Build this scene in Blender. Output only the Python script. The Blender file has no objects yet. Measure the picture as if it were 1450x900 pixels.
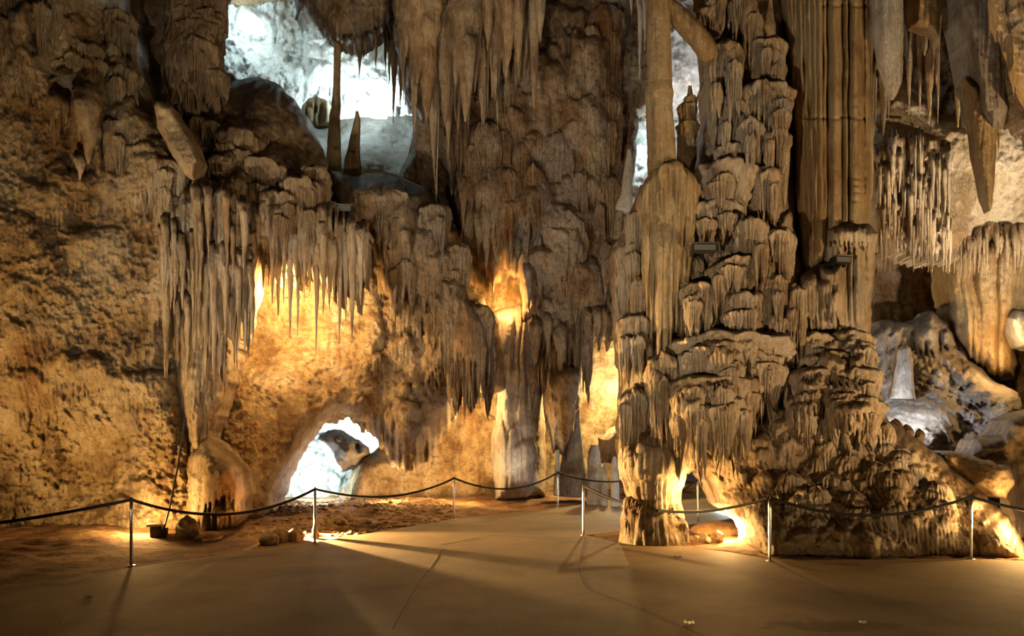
import bpy, math, random
import numpy as np

# ------------------------------------------------------------------ scene, camera, world, lights
S = bpy.context.scene
COL = S.collection
S.view_settings.view_transform = 'Standard'
S.view_settings.look = 'None'
S.view_settings.gamma = 1.0
S.view_settings.use_curve_mapping = False
S.view_settings.exposure = 0.0

EYE, F, HX, HY = 1.68, 1000.0, 725.0, 625.0      # eye height, focal length in pixels, vanishing point


def at(px, py, d):
    """the place seen at (px, py), d metres in front of the viewer"""
    return ((px - HX) * d / F, d, EYE + (HY - py) * d / F)


cam_d = bpy.data.cameras.new('camera')
cam_d.sensor_width = 36.0
cam_d.lens = F / 1450.0 * 36.0
cam_d.shift_y = (HY - 450.0) / 1450.0
cam_d.clip_end = 200
cam = bpy.data.objects.new('camera', cam_d)
cam.location = (0, 0, EYE)
cam.rotation_euler = (math.pi / 2, 0, 0)
COL.objects.link(cam)
S.camera = cam

w = bpy.data.worlds.new('cave_air')
w.use_nodes = True
w.node_tree.nodes['Background'].inputs[0].default_value = (1.0, 0.72, 0.42, 1)
w.node_tree.nodes['Background'].inputs[1].default_value = 0.012
S.world = w

WARM = (1.0, 0.58, 0.20)
AMBER = (1.0, 0.50, 0.13)
SOFT = (1.0, 0.80, 0.55)
COOL = (0.70, 0.95, 1.0)
WHITE = (0.95, 0.97, 1.0)


def lamp(name, loc, power, color, target=None, cone=70, blend=0.6, size=0.12):
    kind = 'SPOT' if target is not None else 'POINT'
    l = bpy.data.lights.new(name, kind)
    l.energy = power
    l.color = color
    l.shadow_soft_size = size
    o = bpy.data.objects.new(name, l)
    o.location = loc
    if target is not None:
        l.spot_size = math.radians(cone)
        l.spot_blend = blend
        from mathutils import Vector
        o.rotation_euler = (Vector(target) - Vector(loc)).to_track_quat('-Z', 'Y').to_euler()
    COL.objects.link(o)
    return o


# general lamps of the hall and unseen added fills, standing low beside and behind the viewer
lamp('hall_lamp_right', (9.8, 5.0, 0.14), 3400, (1.0, 0.66, 0.33), at(1110, 260, 12), 75, 0.9, 0.08)
lamp('hall_lamp_middle', (-2.2, 3.2, 0.12), 2200, SOFT, at(1010, 180, 12.5), 60, 0.9, 0.08)
lamp('hall_lamp_left', (-9.6, 9.0, 0.5), 1200, WARM, at(130, 500, 13), 95, 0.9, 0.08)
lamp('hall_fill_left', (-3.4, 4.8, 0.12), 1050, SOFT, at(210, 250, 13.5), 60, 0.9, 0.08)  # unseen fill added to soften the black pits of the left wall
lamp('hall_lamp_centre', (-6.4, 4.5, 0.12), 2900, SOFT, at(640, 230, 17), 56, 0.9, 0.08)
lamp('hall_fill_centre', (2.6, 3.0, 0.12), 1300, SOFT, at(610, 180, 17), 46, 0.9, 0.08)  # weak unseen fill added to lift the dark wedge by the arch rock
lamp('mound_fill', (0.6, 4.6, 0.15), 230, WARM, at(1190, 600, 11), 62, 0.9, 0.08)  # unseen lamp added because the other cones leave the mound black
# lamps among the rocks, and added fills without a source
lamp('ground_lamp', at(200, 738, 12.4), 170, WARM, None, size=0.06)
lamp('recess_ground_lamp', at(352, 742, 12.7), 45, WARM, at(400, 560, 15), 100, 0.9, 0.06)
lamp('recess_lamp', at(408, 420, 15.0), 560, WARM, None, size=0.08)
lamp('niche_lamp', at(712, 425, 18.5), 210, AMBER, None, size=0.08)
lamp('slit_lamp', at(668, 575, 18.8), 190, WARM, None, size=0.08)
lamp('slit_lower_lamp', at(556, 684, 18.3), 150, WARM, None, size=0.08)
lamp('slit_lower_side_lamp', at(650, 684, 18.6), 110, WARM, None, size=0.08)
lamp('passage_lamp', at(862, 560, 21.5), 1050, (1.0, 0.68, 0.28), None, size=0.1)
lamp('island_lamp', at(1030, 745, 12.0), 190, WARM, None, size=0.04)
lamp('slab_lamp', at(1416, 716, 10.3), 22, WARM, None, size=0.04)
lamp('pedestal_lamp', at(980, 694, 11.45), 85, WARM, None, size=0.04)
lamp('flank_lamp', at(1456, 740, 10.3), 190, WARM, None, size=0.06)
lamp('curtain_lamp', at(1432, 500, 15.0), 150, WARM, None, size=0.06)
lamp('upper_chamber_lamp', at(520, 160, 24.6), 650, COOL, None, size=0.15)
lamp('upper_chamber_side_lamp', at(345, 20, 22.6), 230, COOL, None, size=0.15)
lamp('arch_lamp', at(508, 603, 19.7), 2400, COOL, at(515, 606, 22.5), 95, 0.6, 0.1)
lamp('arch_gravel_lamp', at(455, 692, 17.8), 60, WHITE, None, size=0.08)
lamp('gap_lamp', at(912, 205, 19.6), 90, COOL, None, size=0.1)
lamp('gap_upper_lamp', at(980, 105, 19.2), 120, WHITE, None, size=0.1)
lamp('far_right_lamp', at(1262, 575, 15.0), 120, WHITE, None, size=0.08)
lamp('far_path_lamp', at(1027, 716, 16.9), 45, COOL, None, size=0.05)
lamp('far_path_side_lamp', at(905, 690, 16.5), 40, WHITE, None, size=0.05)
lamp('ledge_fill', at(510, 120, 21.3), 150, COOL, None, size=0.1)  # fill added to lighten the ledge slope, no lamp stands here
lamp('path_lamp', (-4.3, 13.1, 0.15), 8500, WARM, (1.5, 8.0, 0.10), 95, 0.4, 0.03)
lamp('pillar_fill', at(725, 700, 17.2), 170, SOFT, at(735, 600, 18.8), 90, 0.8, 0.06)  # added fill, brightens the flowstone pillar from below
lamp('arch_ground_lamp', at(436, 668, 17.9), 1500, COOL, at(452, 664, 20.6), 80, 0.6, 0.08)
lamp('right_vault_lamp', (10.2, 10.5, 2.6), 3000, SOFT, at(1380, 220, 15), 75, 0.8, 0.12)

# ------------------------------------------------------------------ noise
_rng = np.random.RandomState(7)
_P = np.concatenate([_rng.permutation(256)] * 3)
_G = _rng.normal(size=(256, 3))
_G /= np.linalg.norm(_G, axis=1)[:, None]


def pn(x, y, z):
    x = np.asarray(x, float); y = np.asarray(y, float) + 0 * x; z = np.asarray(z, float) + 0 * x
    xi = np.floor(x).astype(int); yi = np.floor(y).astype(int); zi = np.floor(z).astype(int)
    fx, fy, fz = x - xi, y - yi, z - zi
    u = fx * fx * fx * (fx * (fx * 6 - 15) + 10)
    v = fy * fy * fy * (fy * (fy * 6 - 15) + 10)
    t = fz * fz * fz * (fz * (fz * 6 - 15) + 10)
    xi &= 255; yi &= 255; zi &= 255

    def g(a, b, c):
        h = _P[_P[_P[xi + a] + yi + b] + zi + c] & 255
        gr = _G[h]
        return gr[..., 0] * (fx - a) + gr[..., 1] * (fy - b) + gr[..., 2] * (fz - c)
    x00 = g(0, 0, 0) * (1 - u) + g(1, 0, 0) * u
    x10 = g(0, 1, 0) * (1 - u) + g(1, 1, 0) * u
    x01 = g(0, 0, 1) * (1 - u) + g(1, 0, 1) * u
    x11 = g(0, 1, 1) * (1 - u) + g(1, 1, 1) * u
    return ((x00 * (1 - v) + x10 * v) * (1 - t) + (x01 * (1 - v) + x11 * v) * t) * 1.6


def fbm(x, y, z, f, octs=5, gain=0.5, ridge=False):
    s = 0; a = 1.0; tot = 0
    for k in range(octs):
        n = pn(x * f + 17.3 * k, y * f + 5.1 * k, z * f - 9.7 * k)
        s = s + a * ((1 - 2 * np.abs(n)) if ridge else n)
        tot += a; a *= gain; f *= 2.03
    return s / tot


def billow(x, y, z):
    return np.minimum(np.abs(pn(x, y, z)) * 2.2, 1.0)   # rounded ribs, narrow grooves


def teeth(px, period, seed, sharp=1.3):
    """hanging fringe lengths in 0..1 along px"""
    w = px / period + 0.55 * pn(px / (period * 2.3), seed * 3.7, 0.5)
    i = np.floor(w).astype(int)
    fr = w - i
    h = ((np.sin(i * 12.9898 + seed * 78.233) * 43758.5453) % 1.0)
    return (1 - np.abs(2 * fr - 1)) ** sharp * (0.25 + 0.75 * h ** 1.5)


def drips(xw, seed):
    """side by side hanging drips: rounded rib height and length of each, xw counts drips"""
    w_ = xw + 0.6 * pn(xw / 3.1, seed * 3.7, 0.5)
    i = np.floor(w_).astype(int)
    fr = w_ - i
    h = (np.sin(i * 12.9898 + seed * 78.233) * 43758.5453) % 1.0
    return np.sqrt(np.clip(1 - (2 * fr - 1) ** 2, 0, 1)) * (0.55 + 0.45 * h), (1 - np.abs(2 * fr - 1)) ** 0.8 * (0.15 + 0.85 * ((h * 7.3) % 1.0))


# ------------------------------------------------------------------ mesh helpers
def link_mesh(name, verts, faces, mat, parent=None, smooth=True):
    me = bpy.data.meshes.new(name)
    verts = np.asarray(verts, np.float32)
    me.vertices.add(len(verts))
    me.vertices.foreach_set('co', verts.ravel())
    tot = []
    for f in faces:
        f = np.asarray(f, np.int32)
        if len(f): tot.append(f)
    nl = sum(f.size for f in tot); nf = sum(len(f) for f in tot)
    me.loops.add(nl); me.polygons.add(nf)
    me.loops.foreach_set('vertex_index', np.concatenate([f.ravel() for f in tot]))
    sizes = np.concatenate([np.full(len(f), f.shape[1], np.int32) for f in tot])
    starts = np.concatenate([[0], np.cumsum(sizes)[:-1]]).astype(np.int32)
    me.polygons.foreach_set('loop_start', starts)
    me.polygons.foreach_set('loop_total', sizes)
    me.polygons.foreach_set('use_smooth', np.full(nf, smooth, bool))
    me.update(calc_edges=True)
    me.validate()
    if mat: me.materials.append(mat)
    o = bpy.data.objects.new(name, me)
    COL.objects.link(o)
    if parent: o.parent = parent
    return o


def tag(o, label=None, cat=None, group=None, kind=None):
    if label: o['label'] = label
    if cat: o['category'] = cat
    if group: o['group'] = group
    if kind: o['kind'] = kind
    return o


def empty(name, loc=(0, 0, 0)):
    o = bpy.data.objects.new(name, None)
    o.location = loc
    o.empty_display_size = 0.1
    COL.objects.link(o)
    return o


def poly_sd(px, py, poly):
    P = np.asarray(poly, float)
    n = len(P)
    d2 = np.full(px.shape, 1e18)
    inside = np.zeros(px.shape, bool)
    for i in range(n):
        ax, ay = P[i]; bx, by = P[(i + 1) % n]
        ex, ey = bx - ax, by - ay
        L = ex * ex + ey * ey + 1e-9
        t = np.clip(((px - ax) * ex + (py - ay) * ey) / L, 0, 1)
        dx, dy = px - ax - t * ex, py - ay - t * ey
        d2 = np.minimum(d2, dx * dx + dy * dy)
        if ay != by:
            c = (ay > py) != (by > py)
            inside ^= c & (px < (bx - ax) * (py - ay) / (by - ay) + ax)
    d = np.sqrt(d2)
    return np.where(inside, d, -d)


def interp_depth(px, py, ctrl):
    if not hasattr(ctrl, '__len__'):
        return np.full(px.shape, float(ctrl))
    num = 0; den = 0
    for (cx, cy, d) in ctrl:
        w_ = 1.0 / (((px - cx) ** 2 + (py - cy) ** 2) + 900.0) ** 1.25
        num = num + w_ * d; den = den + w_
    return num / den


def sheet(name, poly, depth, mat, step=2.4, edge=40, roll=0.9, rough=0.25, rf=0.55, crag=0.06, flute=0.0,
          ff=6.0, fz=0.35, fringe=0.0, fper=9.0, fmin=-1e9, lumps=(), ribs=(), jag=3.0, seed=1, thick=0.7,
          parent=None, lump_flute=0.3, fine=0.03, zone=None, drip=0.075, auto=None, cracks=()):
    """a solid mass of rock: front relief over an outline, rolled back at its rim, closed behind"""
    P = np.asarray(poly, float)
    lumps = list(lumps)
    if auto:
        na, wa, wb, aa, ab = auto[:5]
        ra_ = random.Random(seed * 7 + 1)
        bx0, by0 = P.min(0); bx1, by1 = P.max(0)
        bx0 = max(bx0, -120); bx1 = min(bx1, 1540); by0 = max(by0, -60); by1 = min(by1, 800)
        if len(auto) > 5: bx0, by0, bx1, by1 = auto[5]
        for _ in range(na):
            cx = ra_.uniform(bx0, bx1); cy = ra_.uniform(by0, by1); w_ = ra_.uniform(wa, wb); h_ = w_ * ra_.uniform(0.7, 1.7)
            lumps.append((cx - w_ / 2, cx + w_ / 2, cy - h_ / 2, cy + h_ / 2, ra_.uniform(aa, ab)))
    x0, y0 = P.min(0) - 12; x1, y1 = P.max(0) + 12 + fringe

    def field(px, py):
        q = py
        if fringe:
            hang = fringe * teeth(px, fper, seed) * np.clip((py - fmin) / 30.0, 0, 1)
            q = py - hang
        sd = poly_sd(px, q, P)
        sd = sd + jag * (pn(px / 26.0, py / 26.0, seed) + 0.7 * pn(px / 9.0, py / 12.0, seed + 5.5))
        return sd

    def relief(px, py, d, sd):
        X, Y, Z = at(px, py, d)
        sx = seed * 13.7
        wx = X + 0.16 * pn(X * 0.9, sx, Z * 0.7)
        r = rough * fbm(X + sx, Y * 0.5, Z, rf, 4, 0.5)
        c = fbm(X - sx, Y * 0.5, Z, 1.9, 5, 0.62, ridge=True)
        r = r + crag * c
        if fine:
            r = r + fine * 1.0 * fbm(wx, sx, Z * 0.55, 4.6, 4, 0.7, ridge=True) + fine * fbm(X + 3, sx, Z * 0.8, 10.0, 3, 0.7)
        if flute:
            fl = billow(wx * ff, sx, Z * fz) * 0.62 + billow(wx * ff * 2.3, sx + 4, Z * fz * 1.7) * 0.38
            wgt = 1.0
            if zone is not None:
                wgt = np.clip((py - zone[0]) / max(zone[1] - zone[0], 1e-3), 0, 1)
            r = r + flute * (fl - 0.4) * wgt
        for (ra, rb, rw, ramp) in ribs:                       # straight upright ribs
            cx = ra + (rb - ra) * (py - P[:, 1].min()) / (P[:, 1].max() - P[:, 1].min())
            cx = cx + 2.0 * pn(py / 60.0, ra, 0)
            u = np.abs(px - cx) / rw
            r = np.maximum(r, np.where(u < 1, ramp * np.sqrt(np.clip(1 - u * u, 0, 1)) + 0.05 * r, -9))
        for (cy_, cd_, ca_, cb_) in cracks:                             # level cracks across the rock
            q_ = np.abs(py - cy_ - 3.5 * pn(px / 22.0, cy_, 0) - 2 * pn(px / 7.0, cy_, 3))
            r = r - cd_ * np.clip(1 - q_ / 2.6, 0, 1) * ((px > ca_) & (px < cb_))
        if len(lumps):
            base = r
            for li, (lx0, lx1, ly0, ly1, amp) in enumerate(lumps):
                m = (px > lx0 - 8) & (px < lx1 + 8) & (py > ly0 - 8) & (py < ly1 * 1.0 + (ly1 - ly0) * 0.5)
                if not m.any(): continue
                a = px[m]; b = py[m]
                wob = 0.22 * (ly1 - ly0) * pn(a / (0.35 * (lx1 - lx0)), li * 3.1 + seed, 0) \
                    + 5.0 * pn(a / 9.0, b / 11.0, li + .3)
                cx = 0.5 * (lx0 + lx1); hw = 0.5 * (lx1 - lx0)
                u = (a - cx) / hw + 0.16 * pn(a / 14.0, b / 18.0, li + 7.7)
                v = (b - ly0 + wob * 0.8) / (ly1 - ly0)
                side = np.sqrt(np.clip(1 - u * u, 0, 1))
                v = v - 0.28 * (1 - side)
                rb, rl = drips((X[m] + 0.03 * pn(Z[m] * 3, li, 0)) / drip + li * 1.7, li + seed)
                end = 0.78 + 0.42 * rl
                k = 0.30
                dome = np.sqrt(np.clip(1 - (1 - np.clip(v / k, 0, 1)) ** 2, 0, 1))
                skirt = 1 - 0.42 * np.clip((v - k) / (1 - k), 0, 1)
                tail = np.clip((end - v) / 0.09, 0, 1) ** 0.6
                val = amp * side ** 0.8 * dome * skirt * tail - 0.13 * lump_flute * (1 - rb) * np.clip((v - 0.10) / 0.25, 0, 1)
                ok = (v > 0) & (v < end + 0.02) & (np.abs(u) < 1)
                cur = r[m]
                r[m] = np.where(ok, np.maximum(cur, base[m] * 0.5 + val), cur)
        return r

    def build(stp, front):
        gx = np.arange(x0, x1 + stp, stp); gy = np.arange(y0, y1 + stp, stp)
        PX, PY = np.meshgrid(gx, gy)
        sd = field(PX, PY)
        ins = sd > 0
        q = ins[:-1, :-1] | ins[1:, :-1] | ins[:-1, 1:] | ins[1:, 1:]
        gyd, gxd = np.gradient(sd, stp)
        gl = gxd ** 2 + gyd ** 2 + 1e-6
        out = ~ins
        mv = np.clip(-sd / gl, 0, stp * 1.2)
        PX = np.where(out, PX + gxd * mv, PX); PY = np.where(out, PY + gyd * mv, PY)
        used = np.zeros(sd.shape, bool)
        used[:-1, :-1] |= q; used[1:, :-1] |= q; used[:-1, 1:] |= q; used[1:, 1:] |= q
        idx = -np.ones(sd.shape, int); idx[used] = np.arange(used.sum())
        px, py, s_ = PX[used], PY[used], np.clip(sd[used], 0, None)
        base = interp_depth(px, py, depth)
        if front:
            t = np.clip(s_ / edge, 0, 1)
            prof = np.sqrt(np.clip(1 - (1 - t) ** 2, 0, 1))
            d = base + roll * (1 - prof) - relief(px, py, base, s_) * (0.25 + 0.75 * np.clip(t * 2.5, 0, 1))
        else:
            d = base + roll + thick * (0.6 + 0.4 * np.clip(s_ / edge, 0, 1))
        X, Y, Z = at(px, py, d)
        V = np.stack([X, Y, Z], 1)
        a, b, c, e = idx[:-1, :-1][q], idx[:-1, 1:][q], idx[1:, 1:][q], idx[1:, :-1][q]
        Q = np.stack([a, e, c, b], 1) if front else np.stack([a, b, c, e], 1)
        return V, Q

    V, Q = build(step, True)
    # rim: boundary edges of the front pushed back to close the mass
    E = np.concatenate([Q[:, [0, 1]], Q[:, [1, 2]], Q[:, [2, 3]], Q[:, [3, 0]]])
    key = np.sort(E, 1); kk = key[:, 0].astype(np.int64) * (len(V) + 1) + key[:, 1]
    u_, inv, cnt = np.unique(kk, return_inverse=True, return_counts=True)
    rim = E[cnt[inv] == 1]
    rv = np.unique(rim)
    mp = -np.ones(len(V), int); mp[rv] = len(V) + np.arange(len(rv))
    RV = V[rv].copy(); k_ = (RV[:, 1] + thick) / RV[:, 1]
    RV[:, 0] *= k_ * 0.3 + 0.7; RV[:, 1] += thick
    RV[:, 2] = EYE + (RV[:, 2] - EYE) * (k_ * 0.3 + 0.7)
    RQ = np.stack([rim[:, 1], rim[:, 0], mp[rim[:, 0]], mp[rim[:, 1]]], 1)
    V2, Q2 = build(step * 5, False)
    VV = np.concatenate([V, RV, V2]); QQ = np.concatenate([Q, RQ, Q2 + len(V) + len(RV)])
    return link_mesh(name, VV, [QQ], mat, parent)


def loft(name, path, mat, parent=None, n=40, ring=0.05, lump=0.08, lf=2.5, flute=0.0, nf=14, seed=0, flat=1.0,
         base=None, tier=0.0, tf=2.5):
    """a round body along a path of (x, y, z, radius)"""
    Pth = np.asarray(path, float)
    seg = np.linalg.norm(np.diff(Pth[:, :3], axis=0), axis=1)
    s = np.concatenate([[0], np.cumsum(seg)])
    m = max(8, int(s[-1] / ring))
    t = np.linspace(0, s[-1], m)
    # smooth resample
    C = np.stack([np.interp(t, s, Pth[:, k]) for k in range(4)], 1)
    ker = max(1, int(0.015 * m))
    if ker > 1:
        pad = np.concatenate([np.repeat(C[:1], ker, 0), C, np.repeat(C[-1:], ker, 0)])
        w_ = np.ones(2 * ker + 1) / (2 * ker + 1)
        C2 = np.stack([np.convolve(pad[:, k], w_, 'valid') for k in range(4)], 1)
        C2[0], C2[-1] = C[0], C[-1]
        C = C2
    T = np.gradient(C[:, :3], axis=0); T /= np.linalg.norm(T, axis=1)[:, None] + 1e-9
    ref = np.array([0, 1.0, 0])
    A = np.cross(T, ref); A /= np.linalg.norm(A, axis=1)[:, None] + 1e-9
    B = np.cross(A, T)
    th = np.linspace(0, 2 * math.pi, n, endpoint=False)
    ca, sa = np.cos(th), np.sin(th)
    R = C[:, 3][:, None] * np.ones((1, n))
    tt = t[:, None]
    sx = seed * 7.13
    nx, ny = ca[None, :], sa[None, :]
    mod = 1 + lump * 2.0 * fbm(nx * 0.8 + sx, ny * 0.8, tt * lf * 0.5, 1.0, 3) + lump * 0.6 * fbm(nx * 2 + sx, ny * 2, tt * lf, 1.6, 3)
    if flute:
        warp = th[None, :] + 0.25 * pn(tt * 0.8, sx, 0)
        fl = billow(np.cos(warp) * nf / 4.5 + sx, np.sin(warp) * nf / 4.5, tt * 0.3)
        mod = mod + flute * (fl - 0.6)
    if tier:                                                 # stacked drip rings
        ph = tt * tf + 0.25 * pn(nx * 1.5 + sx, ny * 1.5, tt * 0.8)
        mod = mod + tier * ((ph % 1.0) ** 1.7 - 0.5)
    R = R * mod
    V = C[:, None, :3] + A[:, None, :] * (R * ca)[..., None] + B[:, None, :] * (R * sa)[..., None] * flat
    V = V.reshape(-1, 3)
    i = np.arange(m - 1)[:, None] * n; j = np.arange(n)[None, :]; j2 = (j + 1) % n
    Q = np.stack([i + j, i + j2, i + n + j2, i + n + j], -1).reshape(-1, 4)
    c0 = len(V); V = np.concatenate([V, C[:1, :3], C[-1:, :3]])
    jj = np.arange(n); j2 = (jj + 1) % n
    T0 = np.stack([np.full(n, c0), j2, jj], 1)
    T1 = np.stack([np.full(n, c0 + 1), (m - 1) * n + jj, (m - 1) * n + j2], 1)
    if base is not None: V = V - np.asarray(base)
    return link_mesh(name, V, [Q, np.concatenate([T0, T1])], mat, parent)


def pxpath(pts, d):
    """(px, py, width in px[, depth]) -> path of a round body"""
    out = []
    for p in pts:
        dd = p[3] if len(p) > 3 else d
        x, y, z = at(p[0], p[1], dd)
        out.append((x, y, z, p[2] * 0.5 * dd / F))
    return out


def tube(name, pts, r, mat, parent=None, n=8):
    Pt = np.asarray(pts, float)
    path = np.concatenate([Pt, np.full((len(Pt), 1), r)], 1)
    return loft(name, path, mat, parent, n=n, ring=0.05, lump=0)


def stal(px, y0, y1, wd, d, mat, seed, name='stalactite', parent=None, bend=2.0, fl=0.16, top=None, n=18):
    """one hanging stalactite: root at y0, tip at y1, wd pixels wide at the root"""
    rs = random.Random(seed * 31 + int(px))
    pts = []
    k = 9
    pw = rs.uniform(0.7, 1.15)
    for i in range(k):
        t = i / (k - 1)
        ww = wd * ((1 - t) ** pw * 0.93 + 0.07) * (1 + 0.10 * rs.uniform(-1, 1))
        if i == k - 1: ww = max(0.8, wd * 0.05)
        pts.append((px + bend * math.sin(t * 2.4 + rs.random() * 0.6) * rs.uniform(0.3, 1), y0 + (y1 - y0) * t, ww, d))
    pts[0] = (px, y0, wd * 1.05, d + 0.10)
    pts.insert(0, (px, y0 - (y1 - y0) * 0.06 - 6, wd * 0.9, d + 0.55))
    return loft(name, pxpath(pts, d), mat, parent, n=n, ring=max(0.03, 3.0 * d / F), lump=0.20, lf=5, flute=fl, nf=10, seed=seed)


def tier(name, x0, x1, y0, y1, dc, mat, parent, seed, flat=0.75, drip=0.07, n=110, k=0.2, taper=0.42, rag=0.85):
    """one bell shaped flowstone tier with a ragged skirt of drips; dc is the distance of its axis"""
    s_ = dc / F
    hw = (x1 - x0) / 2 * s_; H = (y1 - y0) * s_
    bx, by, bz = at((x0 + x1) / 2, y0, dc)
    m = max(14, int((y1 - y0) / 2.2))
    v = np.linspace(0, 1, m)[:, None]; th = np.linspace(0, 2 * math.pi, n, endpoint=False)[None, :]
    xs = np.cos(th); ys = np.sin(th)
    arc = th * hw / drip
    rb, rl = drips(arc, seed)
    prof = np.where(v < k, np.sqrt(np.clip(1 - (1 - v / k) ** 2, 0, 1)), 1 - taper * ((v - k) / (1 - k)) ** 1.2)
    low = 1 + 0.42 * fbm(xs * 1.3 + seed * 3.3, ys * 1.3, v * 1.6, 1.0, 4) + 0.20 * fbm(xs * 3 + seed, ys * 3, v * 3, 1.4, 3)
    ramp = np.clip((v - 0.10) / 0.2, 0, 1)
    R = hw * prof * low - min(0.10, hw * 0.34) * (1 - rb) * ramp
    R = R + 0.035 * np.minimum(v * 8, 1) * fbm(xs * hw * 7 + seed, ys * hw * 7, v * H * 5, 1.0, 3, 0.65)
    R = np.maximum(R, 0.004)
    Z = -H * v * (1.0 - 0.6 * rag + rag * rl * np.clip((v - .1) / .6, 0, 1) + 0.24 * pn(xs * 1.9 + seed, ys * 1.9, 0))
    Z = Z - 0.20 * H * np.abs(xs) ** 2 * np.minimum(v * 3, 1) + 0.10 * H * fbm(xs * 1.6 + seed * 2.2, ys * 1.6, v, 1.0, 2)
    V = np.stack([bx + R * xs, by + R * ys * flat, bz + Z + 0 * xs], -1).reshape(-1, 3)
    i = np.arange(m - 1)[:, None] * n; j = np.arange(n)[None, :]; j2 = (j + 1) % n
    Q = np.stack([i + j, i + n + j, i + n + j2, i + j2], -1).reshape(-1, 4)
    c0 = len(V)
    V = np.concatenate([V, [[bx, by, bz]], [[bx, by, bz - H * 0.6]]])
    jj = np.arange(n); j2 = (jj + 1) % n
    T = np.concatenate([np.stack([np.full(n, c0), jj, j2], 1), np.stack([np.full(n, c0 + 1), (m - 1) * n + j2, (m - 1) * n + jj], 1)])
    return link_mesh(name, V, [Q, T], mat, parent)


def bubbles(lumps, seed, most=60):
    """smaller overlapping tiers budding from the big ones"""
    r = random.Random(seed); out = []
    for (x0, x1, y0, y1, amp) in lumps:
        w_, h_ = x1 - x0, y1 - y0
        if w_ < 34: continue
        for _ in range(max(1, int(w_ / 26))):
            u = r.uniform(-.8, .8); sw = w_ * r.uniform(.30, .52) * min(1, 70 / w_ + .35); sh = h_ * r.uniform(.4, .65)
            cx = (x0 + x1) / 2 + u * w_ * .42; cy = y0 + h_ * r.uniform(.12, .5) + 0.1 * h_ * abs(u)
            out.append((cx - sw / 2, cx + sw / 2, cy, cy + sh, amp + 0.10 - 0.012 * w_ / 2 * .8 * (1 - math.sqrt(1 - u * u)) * 0.75))
    r.shuffle(out)
    return out[:most]


def tiers(root, lumps, ctrl, mat, seed, drip=0.07, grow=1.0, **kw):
    for i, (x0, x1, y0, y1, amp) in enumerate(lumps):
        d0 = float(interp_depth(np.array([(x0 + x1) / 2]), np.array([(y0 + y1) / 2]), ctrl)[0])
        hw = (x1 - x0) / 2 * d0 / F
        tier('tier', x0, x1, y0, y1 + 6, d0 - amp * grow + hw * kw.get('flat', 0.75), mat, root, seed + i, drip=drip, **kw)


# ------------------------------------------------------------------ materials
def nd(nt, t, **kw):
    n_ = nt.nodes.new(t)
    for k, v in kw.items(): setattr(n_, k, v)
    return n_


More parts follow.
